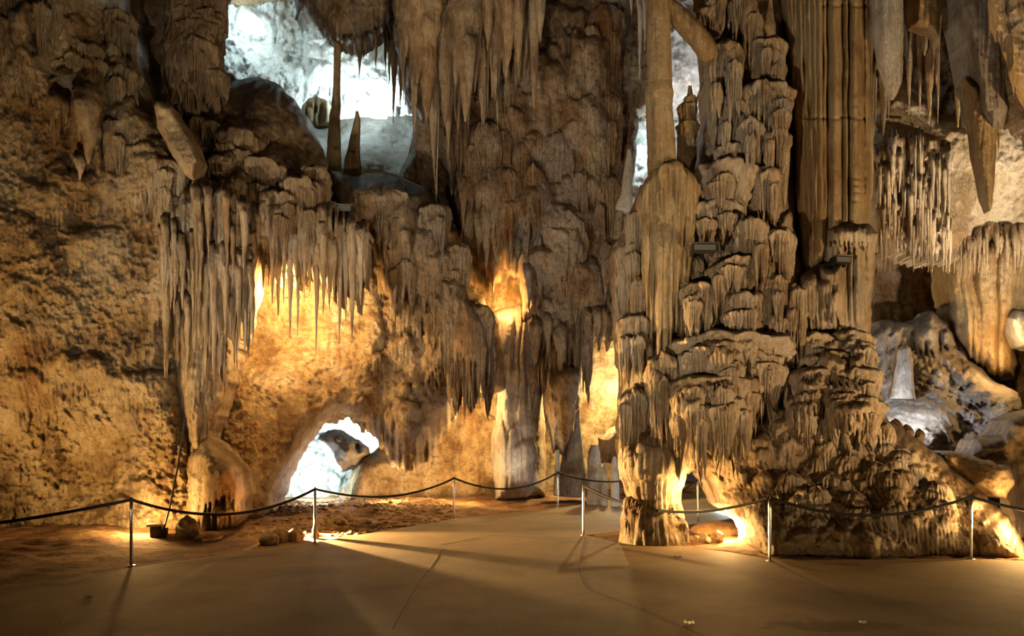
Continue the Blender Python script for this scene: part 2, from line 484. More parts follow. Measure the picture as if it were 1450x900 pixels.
def rock(name, dark, mid, light, stain=(0.30, 0.13, 0.03), stain_amt=0.5, dust=(0.10, 0.055, 0.022), dust_amt=0.6,
         streak=0.35, bump=1.0, rough=0.72, fine=1.0, patch=0.9, lines=0.0, pale=None, pale_amt=0.55):
    m = bpy.data.materials.new(name); m.use_nodes = True
    nt = m.node_tree; L = nt.links.new
    bs = nt.nodes['Principled BSDF']
    geo = nd(nt, 'ShaderNodeNewGeometry')
    def noise(scale, detail=6, rgh=0.6, sz=1.0):
        mp = nd(nt, 'ShaderNodeMapping'); mp.inputs['Scale'].default_value = (1, 1, sz)
        L(geo.outputs['Position'], mp.inputs['Vector'])
        n_ = nd(nt, 'ShaderNodeTexNoise'); n_.inputs['Scale'].default_value = scale
        n_.inputs['Detail'].default_value = detail; n_.inputs['Roughness'].default_value = rgh
        L(mp.outputs[0], n_.inputs['Vector'])
        return n_.outputs['Fac']
    def mrange(src, a, b, c=0.0, d=1.0):
        r = nd(nt, 'ShaderNodeMapRange'); r.interpolation_type = 'SMOOTHSTEP'
        r.inputs['From Min'].default_value = a; r.inputs['From Max'].default_value = b
        r.inputs['To Min'].default_value = c; r.inputs['To Max'].default_value = d
        L(src, r.inputs['Value']); return r.outputs[0]
    def mix(fac, a, b, mode='MIX'):
        x = nd(nt, 'ShaderNodeMix', data_type='RGBA', blend_type=mode)
        if isinstance(fac, float): x.inputs[0].default_value = fac
        else: L(fac, x.inputs[0])
        for src, sock in ((a, x.inputs[6]), (b, x.inputs[7])):
            if isinstance(src, tuple): sock.default_value = (*src, 1)
            else: L(src, sock)
        return x.outputs[2]
    rp = nd(nt, 'ShaderNodeValToRGB')
    e = rp.color_ramp.elements
    e[0].position = 0.38; e[0].color = (*dark, 1); e[1].position = 0.63; e[1].color = (*light, 1)
    k = e.new(0.50); k.color = (*mid, 1)
    L(noise(patch, 9, 0.68, 0.8), rp.inputs[0])
    col = rp.outputs[0]
    st = mrange(noise(1.3, 5, 0.6, streak), 0.50, 0.72, 0, stain_amt)
    col = mix(st, col, stain)
    gr = mrange(noise(2.1, 6, 0.65, streak), 0.55, 0.75, 0, 0.55)
    col = mix(gr, col, light)
    if pale:
        col = mix(mrange(noise(0.75, 7, 0.7, 0.45), 0.50, 0.60, 0, pale_amt), col, pale)
    if lines:
        col = mix(mrange(noise(17, 4, 0.6, 0.035), 0.50, 0.66, 0, lines), col, light)
        col = mix(mrange(noise(23, 4, 0.6, 0.04), 0.52, 0.68, 0, lines), col, dark)
    sp = mrange(noise(9.0, 9, 0.78), 0.50, 0.62, 0, 0.75 * fine)
    col = mix(sp, col, dark)
    if dust_amt:
        sep = nd(nt, 'ShaderNodeSeparateXYZ'); L(geo.outputs['Normal'], sep.inputs[0])
        ad = nd(nt, 'ShaderNodeMath', operation='ADD'); L(sep.outputs[2], ad.inputs[0])
        nz = mrange(noise(6.0, 4), 0.3, 0.7, -0.2, 0.2); L(nz, ad.inputs[1])
        col = mix(mrange(ad.outputs[0], 0.15, 0.75, 0, dust_amt), col, dust)
    L(col, bs.inputs['Base Color'])
    bs.inputs['Roughness'].default_value = rough
    bs.inputs['Specular IOR Level'].default_value = 0.35
    b1 = nd(nt, 'ShaderNodeBump'); b1.inputs['Distance'].default_value = 0.20 * bump; b1.inputs['Strength'].default_value = 0.9
    L(noise(5.5, 9, 0.7, 0.7), b1.inputs['Height'])
    b2 = nd(nt, 'ShaderNodeBump'); b2.inputs['Distance'].default_value = 0.05 * bump; b2.inputs['Strength'].default_value = 0.8
    L(noise(26, 6, 0.7, 0.6), b2.inputs['Height']); L(b1.outputs[0], b2.inputs['Normal'])
    L(b2.outputs[0], bs.inputs['Normal'])
    return m


def plain(name, col, rough=0.5, metal=0.0, emit=None, strength=0):
    m = bpy.data.materials.new(name); m.use_nodes = True
    nt = m.node_tree
    b = nt.nodes['Principled BSDF']
    n_ = nd(nt, 'ShaderNodeTexNoise'); n_.inputs['Scale'].default_value = 30
    g = nd(nt, 'ShaderNodeNewGeometry'); nt.links.new(g.outputs['Position'], n_.inputs['Vector'])
    x = nd(nt, 'ShaderNodeMix', data_type='RGBA')
    x.inputs[6].default_value = (*[c * 0.8 for c in col], 1); x.inputs[7].default_value = (*[min(1, c * 1.15) for c in col], 1)
    nt.links.new(n_.outputs['Fac'], x.inputs[0]); nt.links.new(x.outputs[2], b.inputs['Base Color'])
    b.inputs['Roughness'].default_value = rough; b.inputs['Metallic'].default_value = metal
    if emit:
        b.inputs['Emission Color'].default_value = (*emit, 1); b.inputs['Emission Strength'].default_value = strength
    return m


M_crust = rock('crusty_limestone', (0.20, 0.12, 0.055), (0.50, 0.37, 0.20), (0.68, 0.58, 0.42), stain_amt=0.6, fine=0.9, pale=(0.56, 0.51, 0.43), pale_amt=0.4)
M_arch = rock('arch_limestone', (0.17, 0.105, 0.05), (0.44, 0.32, 0.19), (0.62, 0.51, 0.37), stain=(0.36, 0.18, 0.06), stain_amt=0.55, streak=0.3, fine=0.8, dust_amt=0.7, lines=0.25, pale=(0.50, 0.46, 0.41))
M_cream = rock('cream_limestone', (0.34, 0.25, 0.15), (0.66, 0.55, 0.40), (0.78, 0.70, 0.56), stain_amt=0.35, fine=0.7, dust_amt=0.2)
M_flow = rock('flowstone', (0.22, 0.15, 0.085), (0.47, 0.36, 0.23), (0.64, 0.54, 0.40), stain_amt=0.3, streak=0.12, fine=0.4, dust_amt=0.85, bump=0.7, lines=0.65, pale=(0.50, 0.47, 0.42))
M_brown = rock('brown_limestone', (0.09, 0.05, 0.022), (0.31, 0.20, 0.105), (0.54, 0.43, 0.30), stain=(0.34, 0.15, 0.04), stain_amt=0.75, streak=0.25, fine=0.9, dust_amt=0.8, lines=0.35, pale=(0.46, 0.43, 0.40))
M_ochre = rock('ochre_column', (0.26, 0.16, 0.07), (0.46, 0.33, 0.17), (0.58, 0.46, 0.28), stain_amt=0.45, streak=0.08, fine=0.5, dust_amt=0.3, bump=0.7, lines=0.6)
M_white = rock('white_limestone', (0.42, 0.38, 0.33), (0.72, 0.70, 0.66), (0.85, 0.85, 0.83), stain=(0.5, 0.33, 0.18), stain_amt=0.3, dust=(0.3, 0.26, 0.2), dust_amt=0.2, fine=0.5)
M_grey = rock('grey_stalactite', (0.17, 0.15, 0.13), (0.34, 0.31, 0.28), (0.50, 0.47, 0.43), stain_amt=0.2, streak=0.1, dust_amt=0.3, fine=0.5, bump=0.6, lines=0.5)
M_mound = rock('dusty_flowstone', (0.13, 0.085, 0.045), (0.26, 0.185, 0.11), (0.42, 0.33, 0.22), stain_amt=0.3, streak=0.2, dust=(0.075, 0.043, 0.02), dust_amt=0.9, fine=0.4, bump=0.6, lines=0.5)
M_tan = rock('tan_stalactite', (0.24, 0.16, 0.09), (0.52, 0.39, 0.25), (0.66, 0.55, 0.40), stain_amt=0.35, streak=0.1, dust_amt=0.2, fine=0.6, bump=0.9, lines=0.5)
M_dirt = rock('cave_dirt', (0.11, 0.055, 0.022), (0.26, 0.14, 0.06), (0.40, 0.26, 0.14), stain_amt=0.3, streak=1.0, dust_amt=0.0, fine=0.7, bump=0.5, rough=0.95)
M_boulder = rock('boulder', (0.20, 0.12, 0.06), (0.42, 0.30, 0.17), (0.58, 0.46, 0.30), stain_amt=0.4, dust_amt=0.2, bump=0.6)
M_steel = plain('brushed_steel', (0.55, 0.53, 0.50), 0.3, 1.0)
M_rope = plain('black_rope', (0.006, 0.0055, 0.006), 0.75)
M_black = plain('black_metal', (0.03, 0.028, 0.025), 0.5, 0.6)
M_cable = plain('black_cable', (0.02, 0.018, 0.016), 0.6)
M_paper = plain('white_paper', (0.8, 0.78, 0.72), 0.8)
M_glass = plain('dark_lamp_glass', (0.10, 0.10, 0.10), 0.1)


def concrete():
    m = bpy.data.materials.new('worn_concrete'); m.use_nodes = True
    nt = m.node_tree; L = nt.links.new; bs = nt.nodes['Principled BSDF']
    g = nd(nt, 'ShaderNodeNewGeometry')
    def noise(scale, detail=6, rgh=0.6):
        n_ = nd(nt, 'ShaderNodeTexNoise'); n_.inputs['Scale'].default_value = scale
        n_.inputs['Detail'].default_value = detail; n_.inputs['Roughness'].default_value = rgh
        L(g.outputs['Position'], n_.inputs['Vector']); return n_.outputs['Fac']
    rp = nd(nt, 'ShaderNodeValToRGB'); e = rp.color_ramp.elements
    e[0].position = 0.3; e[0].color = (0.15, 0.105, 0.058, 1); e[1].position = 0.7; e[1].color = (0.27, 0.20, 0.12, 1)
    L(noise(0.9, 8, 0.65), rp.inputs[0])
    fi = nd(nt, 'ShaderNodeMix', data_type='RGBA', blend_type='MULTIPLY'); fi.inputs[0].default_value = 0.35
    L(rp.outputs[0], fi.inputs[6])
    rp2 = nd(nt, 'ShaderNodeValToRGB'); rp2.color_ramp.elements[0].position = 0.35; rp2.color_ramp.elements[1].position = 0.6
    L(noise(55, 4, 0.7), rp2.inputs[0]); L(rp2.outputs[0], fi.inputs[7])
    col = fi.outputs[2]
    # dark damp patch with an outline of its own
    mp = nd(nt, 'ShaderNodeMapping'); mp.inputs['Location'].default_value = (-2.95, -6.45, 0)
    L(g.outputs['Position'], mp.inputs['Vector'])
    sc = nd(nt, 'ShaderNodeVectorMath', operation='MULTIPLY'); sc.inputs[1].default_value = (1.5, 4.0, 0)
    L(mp.outputs[0], sc.inputs[0])
    ln = nd(nt, 'ShaderNodeVectorMath', operation='LENGTH'); L(sc.outputs[0], ln.inputs[0])
    ad = nd(nt, 'ShaderNodeMath', operation='MULTIPLY_ADD'); L(noise(4.5, 6, 0.7), ad.inputs[0]); ad.inputs[1].default_value = 2.4
    L(ln.outputs['Value'], ad.inputs[2])
    mr = nd(nt, 'ShaderNodeMapRange'); mr.inputs['From Min'].default_value = 1.7; mr.inputs['From Max'].default_value = 2.2
    mr.inputs['To Min'].default_value = 0.75; mr.inputs['To Max'].default_value = 0
    L(ad.outputs[0], mr.inputs['Value'])
    mx = nd(nt, 'ShaderNodeMix', data_type='RGBA'); L(mr.outputs[0], mx.inputs[0]); L(col, mx.inputs[6]); mx.inputs[7].default_value = (0.05, 0.03, 0.02, 1)
    L(mx.outputs[2], bs.inputs['Base Color'])
    bs.inputs['Roughness'].default_value = 0.75
    bs.inputs['Specular IOR Level'].default_value = 0.2
    b = nd(nt, 'ShaderNodeBump'); b.inputs['Distance'].default_value = 0.012; b.inputs['Strength'].default_value = 0.7
    L(noise(40, 5, 0.7), b.inputs['Height']); L(b.outputs[0], bs.inputs['Normal'])
    return m


M_conc = concrete()

# ------------------------------------------------------------------ floor and ground
def fl(px, py):
    d = EYE * F / (py - HY)
    return ((px - HX) * d / F, d)


def ground_height(X, Y):
    # higher towards the left and back walls, level along the path
    n = fbm(X, Y, 0 * X, 0.45, 4, 0.55)
    f_ = fbm(X + 9, Y, 0 * X, 3.0, 4, 0.6)
    off = np.clip((Y - (9.6 + (X + 5.2) * 1.02)) / 5.0, 0, 1)     # distance beyond the left edge of the path
    z = -0.07 + off * (0.16 + 0.16 * n) + (0.015 + 0.06 * off) * f_
    rt = np.clip((X - 1.3) / 0.8, 0, 1) * np.clip((13.2 - Y) / 0.6, 0, 1)
    z = z + rt * 0.06 * (1 + f_)
    return z


gx = np.arange(-16, 17, 0.09); gy = np.arange(5.5, 31, 0.09)
GX, GY = np.meshgrid(gx, gy)
GZ = ground_height(GX, GY)
PATH_PX = [(-500, 905), (-200, 862), (0, 833), (186, 803), (446, 767), (643, 735), (790, 717), (880, 705), (960, 698), (1120, 694),
           (1160, 722), (1060, 730), (990, 741), (900, 748), (830, 757), (880, 769), (968, 773), (1030, 781), (1090, 791), (1250, 792), (1380, 790), (1450, 794), (2100, 806)]
PATH = [fl(*p) for p in PATH_PX]
PATH_POLY = PATH + [(14, 8), (14, -4), (-10, -4), (-10, 5.5)]
sdp = poly_sd(GX, GY, PATH_POLY)
fl_ = np.clip((np.hypot(GX + 4.0, GY - 12.6) - 1.2) / 1.8, 0, 1)
GZ = GZ * fl_ + (1 - fl_) * (-0.03 + 0.25 * (GZ + .03))
GZ = np.where(sdp > 0, -0.12, np.minimum(GZ, 0.05 + np.clip(-sdp, 0, 9) * 0.35))
nyy, nxx = GX.shape
ii = np.arange(nyy * nxx).reshape(nyy, nxx)
Q = np.stack([ii[:-1, :-1], ii[:-1, 1:], ii[1:, 1:], ii[1:, :-1]], -1).reshape(-1, 4)
ground = link_mesh('ground', np.stack([GX.ravel(), GY.ravel(), GZ.ravel()], 1), [Q], M_dirt)
tag(ground, kind='structure')


def path_slab():
    import bmesh
    bm = bmesh.new()
    top = [bm.verts.new((x, y, 0.0)) for x, y in PATH_POLY]
    f = bm.faces.new(top)
    r = bmesh.ops.extrude_face_region(bm, geom=[f])
    for v in r['geom']:
        if isinstance(v, bmesh.types.BMVert): v.co.z = -0.16
    bmesh.ops.recalc_face_normals(bm, faces=bm.faces[:])
    me = bpy.data.meshes.new('floor'); bm.to_mesh(me); bm.free()
    me.materials.append(M_conc)
    o = bpy.data.objects.new('floor', me); COL.objects.link(o)
    return tag(o, kind='structure')


path_slab()

M_joint = plain('joint_grit', (0.06, 0.042, 0.025), 0.9)
for i, line in enumerate([[(827, 758), (823, 775), (820, 800), (824, 822), (832, 834), (905, 862), (1010, 905)], [(628, 776), (612, 800), (590, 830), (556, 890)], [(690, 757), (745, 760), (800, 762)], [(625, 771), (700, 757)], [(230, 800), (330, 787), (448, 771)]]):
    vs, fs = [], []
    pts = np.array([fl(*p) for p in line]); 
    t_ = np.linspace(0, len(pts) - 1, 40); pts = np.stack([np.interp(t_, np.arange(len(pts)), pts[:, k]) for k in (0, 1)], 1)
    pts = pts + 0.02 * np.stack([pn(pts[:, 0] * 3, i, 0), pn(pts[:, 1] * 3, i, 5)], 1)
    T_ = np.gradient(pts, axis=0); T_ /= np.linalg.norm(T_, axis=1)[:, None]; N_ = np.stack([-T_[:, 1], T_[:, 0]], 1) * .009
    ring = [np.concatenate([pts + N_, np.full((40, 1), -.01)], 1), np.concatenate([pts + N_ * .6, np.full((40, 1), .002)], 1), np.concatenate([pts - N_ * .6, np.full((40, 1), .002)], 1), np.concatenate([pts - N_, np.full((40, 1), -.01)], 1)]
    V_ = np.concatenate(ring); k_ = np.arange(39)
    F_ = np.concatenate([np.stack([a * 40 + k_, a * 40 + k_ + 1, (a + 1) % 4 * 40 + k_ + 1, (a + 1) % 4 * 40 + k_], 1) for a in range(4)])
    tag(link_mesh('trim_%d' % (i + 1), V_, [F_], M_joint), kind='structure')

# ------------------------------------------------------------------ far chambers and enclosing walls
o = sheet('wall_back', [(-200, -200), (1700, -200), (1700, 720), (-200, 720)], 28.0, M_white, step=7, rough=1.2, rf=0.2, crag=0.35, edge=30, seed=3, jag=1)
tag(o, kind='structure')

o = sheet('wall_upper_chamber', [(280, -40), (720, -40), (700, 330), (280, 330)], [(320, 0, 23.5), (400, 60, 24.5), (520, 60, 25.5), (600, 100, 25), (500, 160, 26)], M_white,
          step=2.4, rough=0.7, rf=0.35, crag=0.34, flute=0.12, ff=3, seed=4, jag=1, fine=0.09, auto=(40, 20, 60, .2, .5),
          lumps=[(330, 400, 60, 100, .4), (360, 430, 85, 125, .4), (330, 380, 10, 60, .4), (430, 500, 60, 150, .5), (520, 600, 60, 170, .5)])
tag(o, kind='structure')

o = sheet('wall_arch_chamber', [(370, 540), (620, 540), (640, 735), (340, 735)], [(400, 700, 20.5), (560, 600, 22.5), (600, 700, 22)], M_white, step=2.4,
          rough=0.7, rf=0.6, crag=0.45, seed=5, jag=1, fine=0.16, auto=(50, 10, 34, .2, .5))
tag(o, kind='structure')
o = sheet('hanging_rock', [(452, 622), (466, 610), (486, 610), (503, 624), (520, 641), (512, 653), (496, 664), (482, 667), (468, 650), (458, 636)], 18.9, M_grey, step=1.6, edge=26, roll=1.0, rough=0.35, rf=1.2, crag=0.22, fine=0.12, seed=28, jag=6, auto=(26, 10, 26, .15, .4))
tag(o, 'grey rock hanging inside the low white lit arch', 'rock')
o = sheet('wall_passage', [(740, 430), (930, 430), (930, 720), (740, 720)], [(760, 500, 24.5), (880, 500, 23), (850, 650, 24)], M_crust, step=2.4,
          rough=0.5, rf=0.5, crag=0.12, flute=0.05, seed=6, jag=1)
tag(o, kind='structure')
o = sheet('wall_gap', [(850, -40), (1030, -40), (1030, 340), (850, 340)], 20.5, M_white, step=2.6, rough=0.4, rf=0.5, crag=0.35, fine=0.12, seed=8, jag=1)
tag(o, kind='structure')

# orange wall under the hanging centre
o = sheet('wall_lower_back', [(488, 712), (497, 668), (505, 652), (535, 636), (560, 610), (610, 560), (640, 500), (700, 420), (770, 430), (772, 700), (700, 708)],
          [(500, 700, 19.5), (600, 650, 20.2), (750, 650, 20.2), (700, 450, 20.5)], M_crust, edge=26, roll=0.8, rough=0.4, crag=0.13, flute=0.10, ff=2.5, fz=0.3, seed=9)
tag(o, kind='structure')

o = sheet('wall_centre', [(585, 120), (650, 120), (760, 300), (760, 345), (700, 348), (668, 340), (656, 360), (600, 300), (560, 262), (585, 200)], 18.6, M_brown, edge=15, roll=0.3, rough=0.4, crag=0.2, fine=0.06, flute=0.08, ff=3, seed=26, auto=(25, 20, 50, .2, .5))
tag(o, kind='structure')
o = sheet('wall_niche', [(640, 300), (770, 300), (770, 490), (640, 490)], 19.6, M_crust, edge=10, roll=0.2, rough=0.3, crag=0.1, flute=0.35, ff=3.0, fz=0.12, seed=27)
tag(o, kind='structure')
cx_ = np.arange(-16, 17.1, .5); cy_ = np.arange(-4, 32, .5)
CX, CY = np.meshgrid(cx_, cy_)
CZ = 13.5 + 0.12 * CY + 1.2 * fbm(CX, CY, 0 * CX, .3, 4)
ii = np.arange(CX.size).reshape(CX.shape)
tag(link_mesh('ceiling', np.stack([CX.ravel(), CY.ravel(), CZ.ravel()], 1), [np.stack([ii[:-1, :-1], ii[1:, :-1], ii[1:, 1:], ii[:-1, 1:]], -1).reshape(-1, 4)], M_brown), kind='structure')

rg = np.random.RandomState(5)
gv, gf = [], []
ico = np.array([(0, 0, 1), (.89, 0, .45), (.28, .85, .45), (-.72, .53, .45), (-.72, -.53, .45), (.28, -.85, .45), (.72, .53, -.45), (-.28, .85, -.45), (-.89, 0, -.45), (-.28, -.85, -.45), (.72, -.53, -.45), (0, 0, -1)])
icf = np.array([(0, 1, 2), (0, 2, 3), (0, 3, 4), (0, 4, 5), (0, 5, 1), (1, 6, 2), (2, 7, 3), (3, 8, 4), (4, 9, 5), (5, 10, 1), (2, 6, 7), (3, 7, 8), (4, 8, 9), (5, 9, 10), (1, 10, 6), (6, 11, 7), (7, 11, 8), (8, 11, 9), (9, 11, 10), (10, 11, 6)])
for k in range(1500):
    px_ = rg.uniform(330, 640); y_ = rg.uniform(12.6, 19.5)
    x_ = (px_ - HX) * y_ / F
    if poly_sd(np.array([x_]), np.array([y_]), PATH_POLY)[0] > -0.12: continue
    i_ = int(np.clip((y_ - gy[0]) / .09, 0, nyy - 1)); j_ = int(np.clip((x_ - gx[0]) / .09, 0, nxx - 1))
    r_ = rg.uniform(.012, .055) * (1.7 if rg.rand() < .06 else 1)
    gf.append(icf + len(gv) * 12)
    gv.append(ico * r_ * rg.uniform(.6, 1.3, (12, 3)) * [1.2, 1.0, .7] + [x_, y_, GZ[i_, j_] + r_ * .25])
o = link_mesh('gravel', np.concatenate(gv), [np.concatenate(gf)], M_boulder, smooth=False)
tag(o, 'loose pale gravel on the dirt in front of the white arch', 'gravel', kind='stuff')

# ------------------------------------------------------------------ left wall
LW = [(12, 60, -10, 60, .55), (0, 45, 0, 95, .6), (60, 130, 20, 70, .4), (64, 148, 92, 182, .6), (98, 145, 110, 235, .7), (128, 152, 80, 128, .5),
      (0, 70, 60, 150, .5), (150, 200, 20, 120, .5), (150, 215, 120, 230, .5), (175, 235, 205, 290, .5), (60, 140, 240, 300, .45), (20, 100, 255, 320, .35),
      (0, 60, 300, 370, .3), (100, 190, 320, 380, .3), (60, 160, 500, 560, .45), (150, 250, 520, 580, .5), (0, 60, 520, 600, .4), (20, 110, 440, 500, .2),
      (210, 255, 350, 480, .4), (130, 215, 380, 470, .2)]
o = sheet('wall_left', [(-420, -160), (178, -60), (184, 30), (197, 62), (196, 90), (212, 138), (240, 160), (264, 195), (280, 230), (275, 300), (268, 420), (255, 520), (268, 590), (285, 640),
                        (300, 700), (296, 765), (-420, 820)],
          [(-400, 300, 10.5), (0, 0, 12.6), (0, 400, 12.9), (60, 700, 13.4), (250, 0, 14.6), (200, 300, 13.4), (260, 500, 13.3), (200, 740, 13.2), (120, 690, 13.8)],
          M_crust, step=2.3, edge=50, roll=1.0, rough=0.38, rf=0.6, crag=0.17, fine=0.12, lumps=[(a, b, c, d, e * .75) for a, b, c, d, e in LW], lump_flute=0.35, seed=11, flute=0.05, ff=4, auto=(170, 14, 56, .05, .24))
tag(o, kind='structure')

LD = [(-400, 300, 10.5), (0, 0, 12.6), (0, 400, 12.9), (60, 700, 13.4), (250, 0, 14.6), (200, 300, 13.4), (260, 500, 13.3), (200, 740, 13.2), (120, 690, 13.8)]
LT = [(-6, 40, -20, 62, .5), (40, 92, -30, 50, .45), (64, 128, 92, 176, .5), (88, 145, 60, 120, .45), (122, 150, 84, 135, .5), (0, 52, 60, 125, .4), (140, 196, 20, 90, .4), (150, 200, 95, 170, .4), (175, 240, 205, 300, .4), (145, 190, 170, 240, .4), (205, 262, 225, 310, .4)]
tiers(o, LT + bubbles(LT, 14, 26), LD, M_crust, 440)
for (x, y0, y1, w_) in [(124, 140, 232, 34), (78, 140, 168, 18), (92, 145, 176, 12), (112, 150, 200, 18), (112, 225, 258, 14)]:
    stal(x, y0, y1, w_, 12.3, M_crust, int(x), name='pendant', parent=o, bend=4, n=30)

o = sheet('rock_flake', [(219, 150), (223, 143), (243, 151), (260, 176), (273, 197), (282, 226), (274, 253), (262, 247), (243, 218), (222, 180)], [(221, 150, 13.0), (280, 230, 12.6), (240, 215, 12.8), (262, 180, 13.3)], M_boulder, step=1.8, edge=9, roll=0.25,
          rough=0.05, crag=0.02, flute=0.05, ff=4, seed=12, thick=0.5, jag=1.5)
tag(o, 'smooth tan teardrop rock flake leaning on the upper left wall', 'rock')

# ribbed column at the top left
o = loft('cave_column', pxpath([(282, -60, 84), (280, 0, 82), (277, 40, 78), (272, 75, 76), (268, 100, 72), (270, 130, 70), (268, 160, 66)], 15.2), M_mound, n=90, ring=0.035,
         lump=0.06, flute=0.10, nf=46, tier=0.12, tf=1.3, seed=2)
tag(o, 'thick ribbed brown column rising beside the bright upper opening', 'column')
for i, (q, kk) in enumerate([((240, 321, -60, 34), .05), ((243, 319, 22, 56), .12), ((244, 316, 38, 80), .1), ((243, 314, 62, 128), .1), ((242, 290, 78, 132), .25), ((268, 312, 84, 150), .25), ((250, 285, 110, 170), .25), ((290, 325, 98, 140), .3)]):
    tier('tier', *q, 15.0 - .02 * i, M_mound, o, 320 + i, n=200, drip=0.055, k=kk, taper=0.16, rag=0.35)
o = sheet('rock_ledge', [(160, -60), (265, -60), (262, 90), (270, 110), (330, 105), (330, 150), (300, 160), (262, 185), (225, 175), (190, 120), (170, 60)], 16.2, M_brown, edge=25, roll=0.7, crag=0.1, seed=13, rough=0.3)
tag(o, 'dark brown rock ledge behind the foot of the thick ribbed column', 'rock')

# fluted pillar dividing the left wall from the lit recess
o = sheet('fluted_pillar', [(212, 290), (240, 262), (275, 250), (330, 262), (362, 330), (366, 362), (358, 420), (345, 470), (325, 540), (302, 610), (296, 655), (262, 640),
                            (248, 575), (240, 500), (232, 420), (222, 350)],
          [(240, 300, 13.0), (340, 350, 13.2), (280, 600, 13.2), (345, 450, 13.6)], M_flow, step=2, edge=45, roll=0.9, rough=0.15, crag=0.05, flute=0.26, ff=4.2, fz=0.22, seed=14,
          lumps=[(268, 330, 340, 520, .42), (322, 364, 345, 470, .42), (225, 262, 300, 480, .3), (250, 300, 420, 620, .3)], lump_flute=0.6)
tag(o, 'fluted grey brown pillar between left wall and lit recess', 'pillar')
FD = [(240, 300, 13.0), (340, 350, 13.2), (280, 600, 13.2), (345, 450, 13.6)]
FP = [(272, 326, 344, 500, .34), (320, 362, 350, 460, .34), (262, 300, 420, 600, .2), (226, 262, 300, 470, .2), (300, 345, 270, 380, .25)]
tiers(o, FP, FD, M_flow, 420, drip=0.08)
rp_ = random.Random(12)
for i in range(34):
    x = rp_.uniform(228, 358); y0 = rp_.uniform(265, 430); ln = rp_.uniform(60, 170)
    y1 = min(y0 + ln, 620 - abs(x - 275) * 1.6)
    if y1 - y0 < 40: continue
    stal(x, y0, y1, rp_.uniform(7, 13), float(interp_depth(np.array([x]), np.array([y0]), FD)[0]) - .32, M_flow, i + 400, name='strand', parent=o, bend=3)

# bulging foot of the pillar
o = sheet('flowstone_bulge', [(262, 640), (285, 615), (310, 628), (345, 668), (352, 700), (346, 728), (330, 750), (262, 762), (250, 715)], [(262, 660, 13.1), (340, 700, 13.3), (300, 750, 13.0)], M_crust, step=2, edge=30,
          roll=0.8, rough=0.2, crag=0.08, fine=0.04, seed=15, lumps=[(270, 350, 620, 760, .55), (285, 345, 650, 725, .6)], lump_flute=0.15)
tag(o, 'bulging pale flowstone foot of the left wall above the ropes', 'rock')

# recess wall lit from behind the curtain
o = sheet('wall_recess', [(340, 330), (530, 330), (560, 470), (545, 560), (520, 600), (480, 585), (452, 600), (431, 626), (414, 656), (398, 695), (388, 722), (366, 735), (330, 738), (290, 690), (280, 600), (300, 520)],
          [(380, 420, 16.4), (500, 420, 16.6), (340, 600, 15.2), (400, 690, 15.0), (480, 560, 16.2), (360, 730, 14.4)], M_crust, step=2.3, edge=34, roll=0.9, rough=0.3, crag=0.10, fine=0.05, seed=16,
          flute=0.04, ff=3, lumps=[(455, 478, 555, 600, .35), (395, 440, 560, 640, .25)])
tag(o, kind='structure')

# dark mound with the apron under it
MD = [(262, 330, 150, 250, .4), (300, 380, 165, 240, .4), (285, 350, 210, 290, .45), (350, 430, 205, 290, .4), (300, 375, 245, 330, .5), (405, 468, 230, 330, .45), (360, 420, 270, 350, .45),
      (345, 400, 118, 215, .3), (240, 300, 190, 270, .35)]
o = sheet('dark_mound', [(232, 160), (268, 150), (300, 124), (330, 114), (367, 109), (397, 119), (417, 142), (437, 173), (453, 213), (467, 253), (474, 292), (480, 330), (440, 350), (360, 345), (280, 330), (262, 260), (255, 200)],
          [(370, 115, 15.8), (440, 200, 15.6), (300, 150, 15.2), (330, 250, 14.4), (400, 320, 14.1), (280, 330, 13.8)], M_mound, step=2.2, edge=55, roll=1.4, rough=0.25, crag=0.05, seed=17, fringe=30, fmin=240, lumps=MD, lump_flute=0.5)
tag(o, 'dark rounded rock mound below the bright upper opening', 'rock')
MDD = [(370, 115, 15.8), (440, 200, 15.6), (300, 150, 15.2), (330, 250, 14.4), (400, 320, 14.1), (280, 330, 13.8)]
MD2 = [(262, 320, 170, 250, .35), (300, 372, 185, 262, .35), (288, 345, 225, 310, .4), (340, 410, 228, 310, .4), (395, 450, 250, 335, .4), (420, 470, 235, 320, .35), (310, 370, 258, 330, .42), (366, 424, 270, 345, .4)]
tiers(o, MD2 + bubbles(MD2, 8, 20), MDD, M_mound, 340)

cur = empty('stone_curtain', at(430, 330, 14.2))
tag(cur, 'long fluted stone curtain hanging over the glowing left recess', 'stone curtain')
cb = at(430, 330, 14.2)
o = sheet('curtain_body', [(282, 268), (330, 275), (400, 285), (470, 285), (505, 300), (522, 325), (516, 390), (500, 410), (455, 385), (410, 375), (372, 360), (335, 330), (300, 330)],
          [(300, 300, 13.8), (430, 320, 14.0), (510, 340, 14.4)], M_flow, step=2, edge=26, roll=0.7, rough=0.12, crag=0.03, flute=0.26, ff=4.5, fz=0.15, seed=18, fringe=45, fper=9, fmin=290)
o.parent = cur; o.location = [-c for c in cb]
rs = random.Random(5)
for (x, y0, y1, w_) in [(410, 300, 477, 13), (421, 310, 475, 11), (393, 300, 450, 17), (447, 290, 505, 15), (372, 300, 412, 14), (380, 320, 405, 10), (457, 320, 447, 13), (466, 330, 440, 11), (480, 320, 485, 15),
                        (498, 320, 482, 15), (489, 330, 455, 12), (510, 330, 432, 13), (472, 340, 425, 10), (401, 310, 430, 10), (438, 310, 415, 10), (430, 320, 425, 9), (385, 310, 430, 11), (345, 290, 345, 14), (330, 290, 360, 14),
                        (312, 290, 355, 14), (516, 325, 395, 12), (360, 290, 385, 12)]:
    s_ = stal(x, y0, y1, w_, 14.0 + rs.uniform(-.15, .25), M_flow, int(x), parent=cur, bend=1.5)
    s_.location = [-c for c in cb]

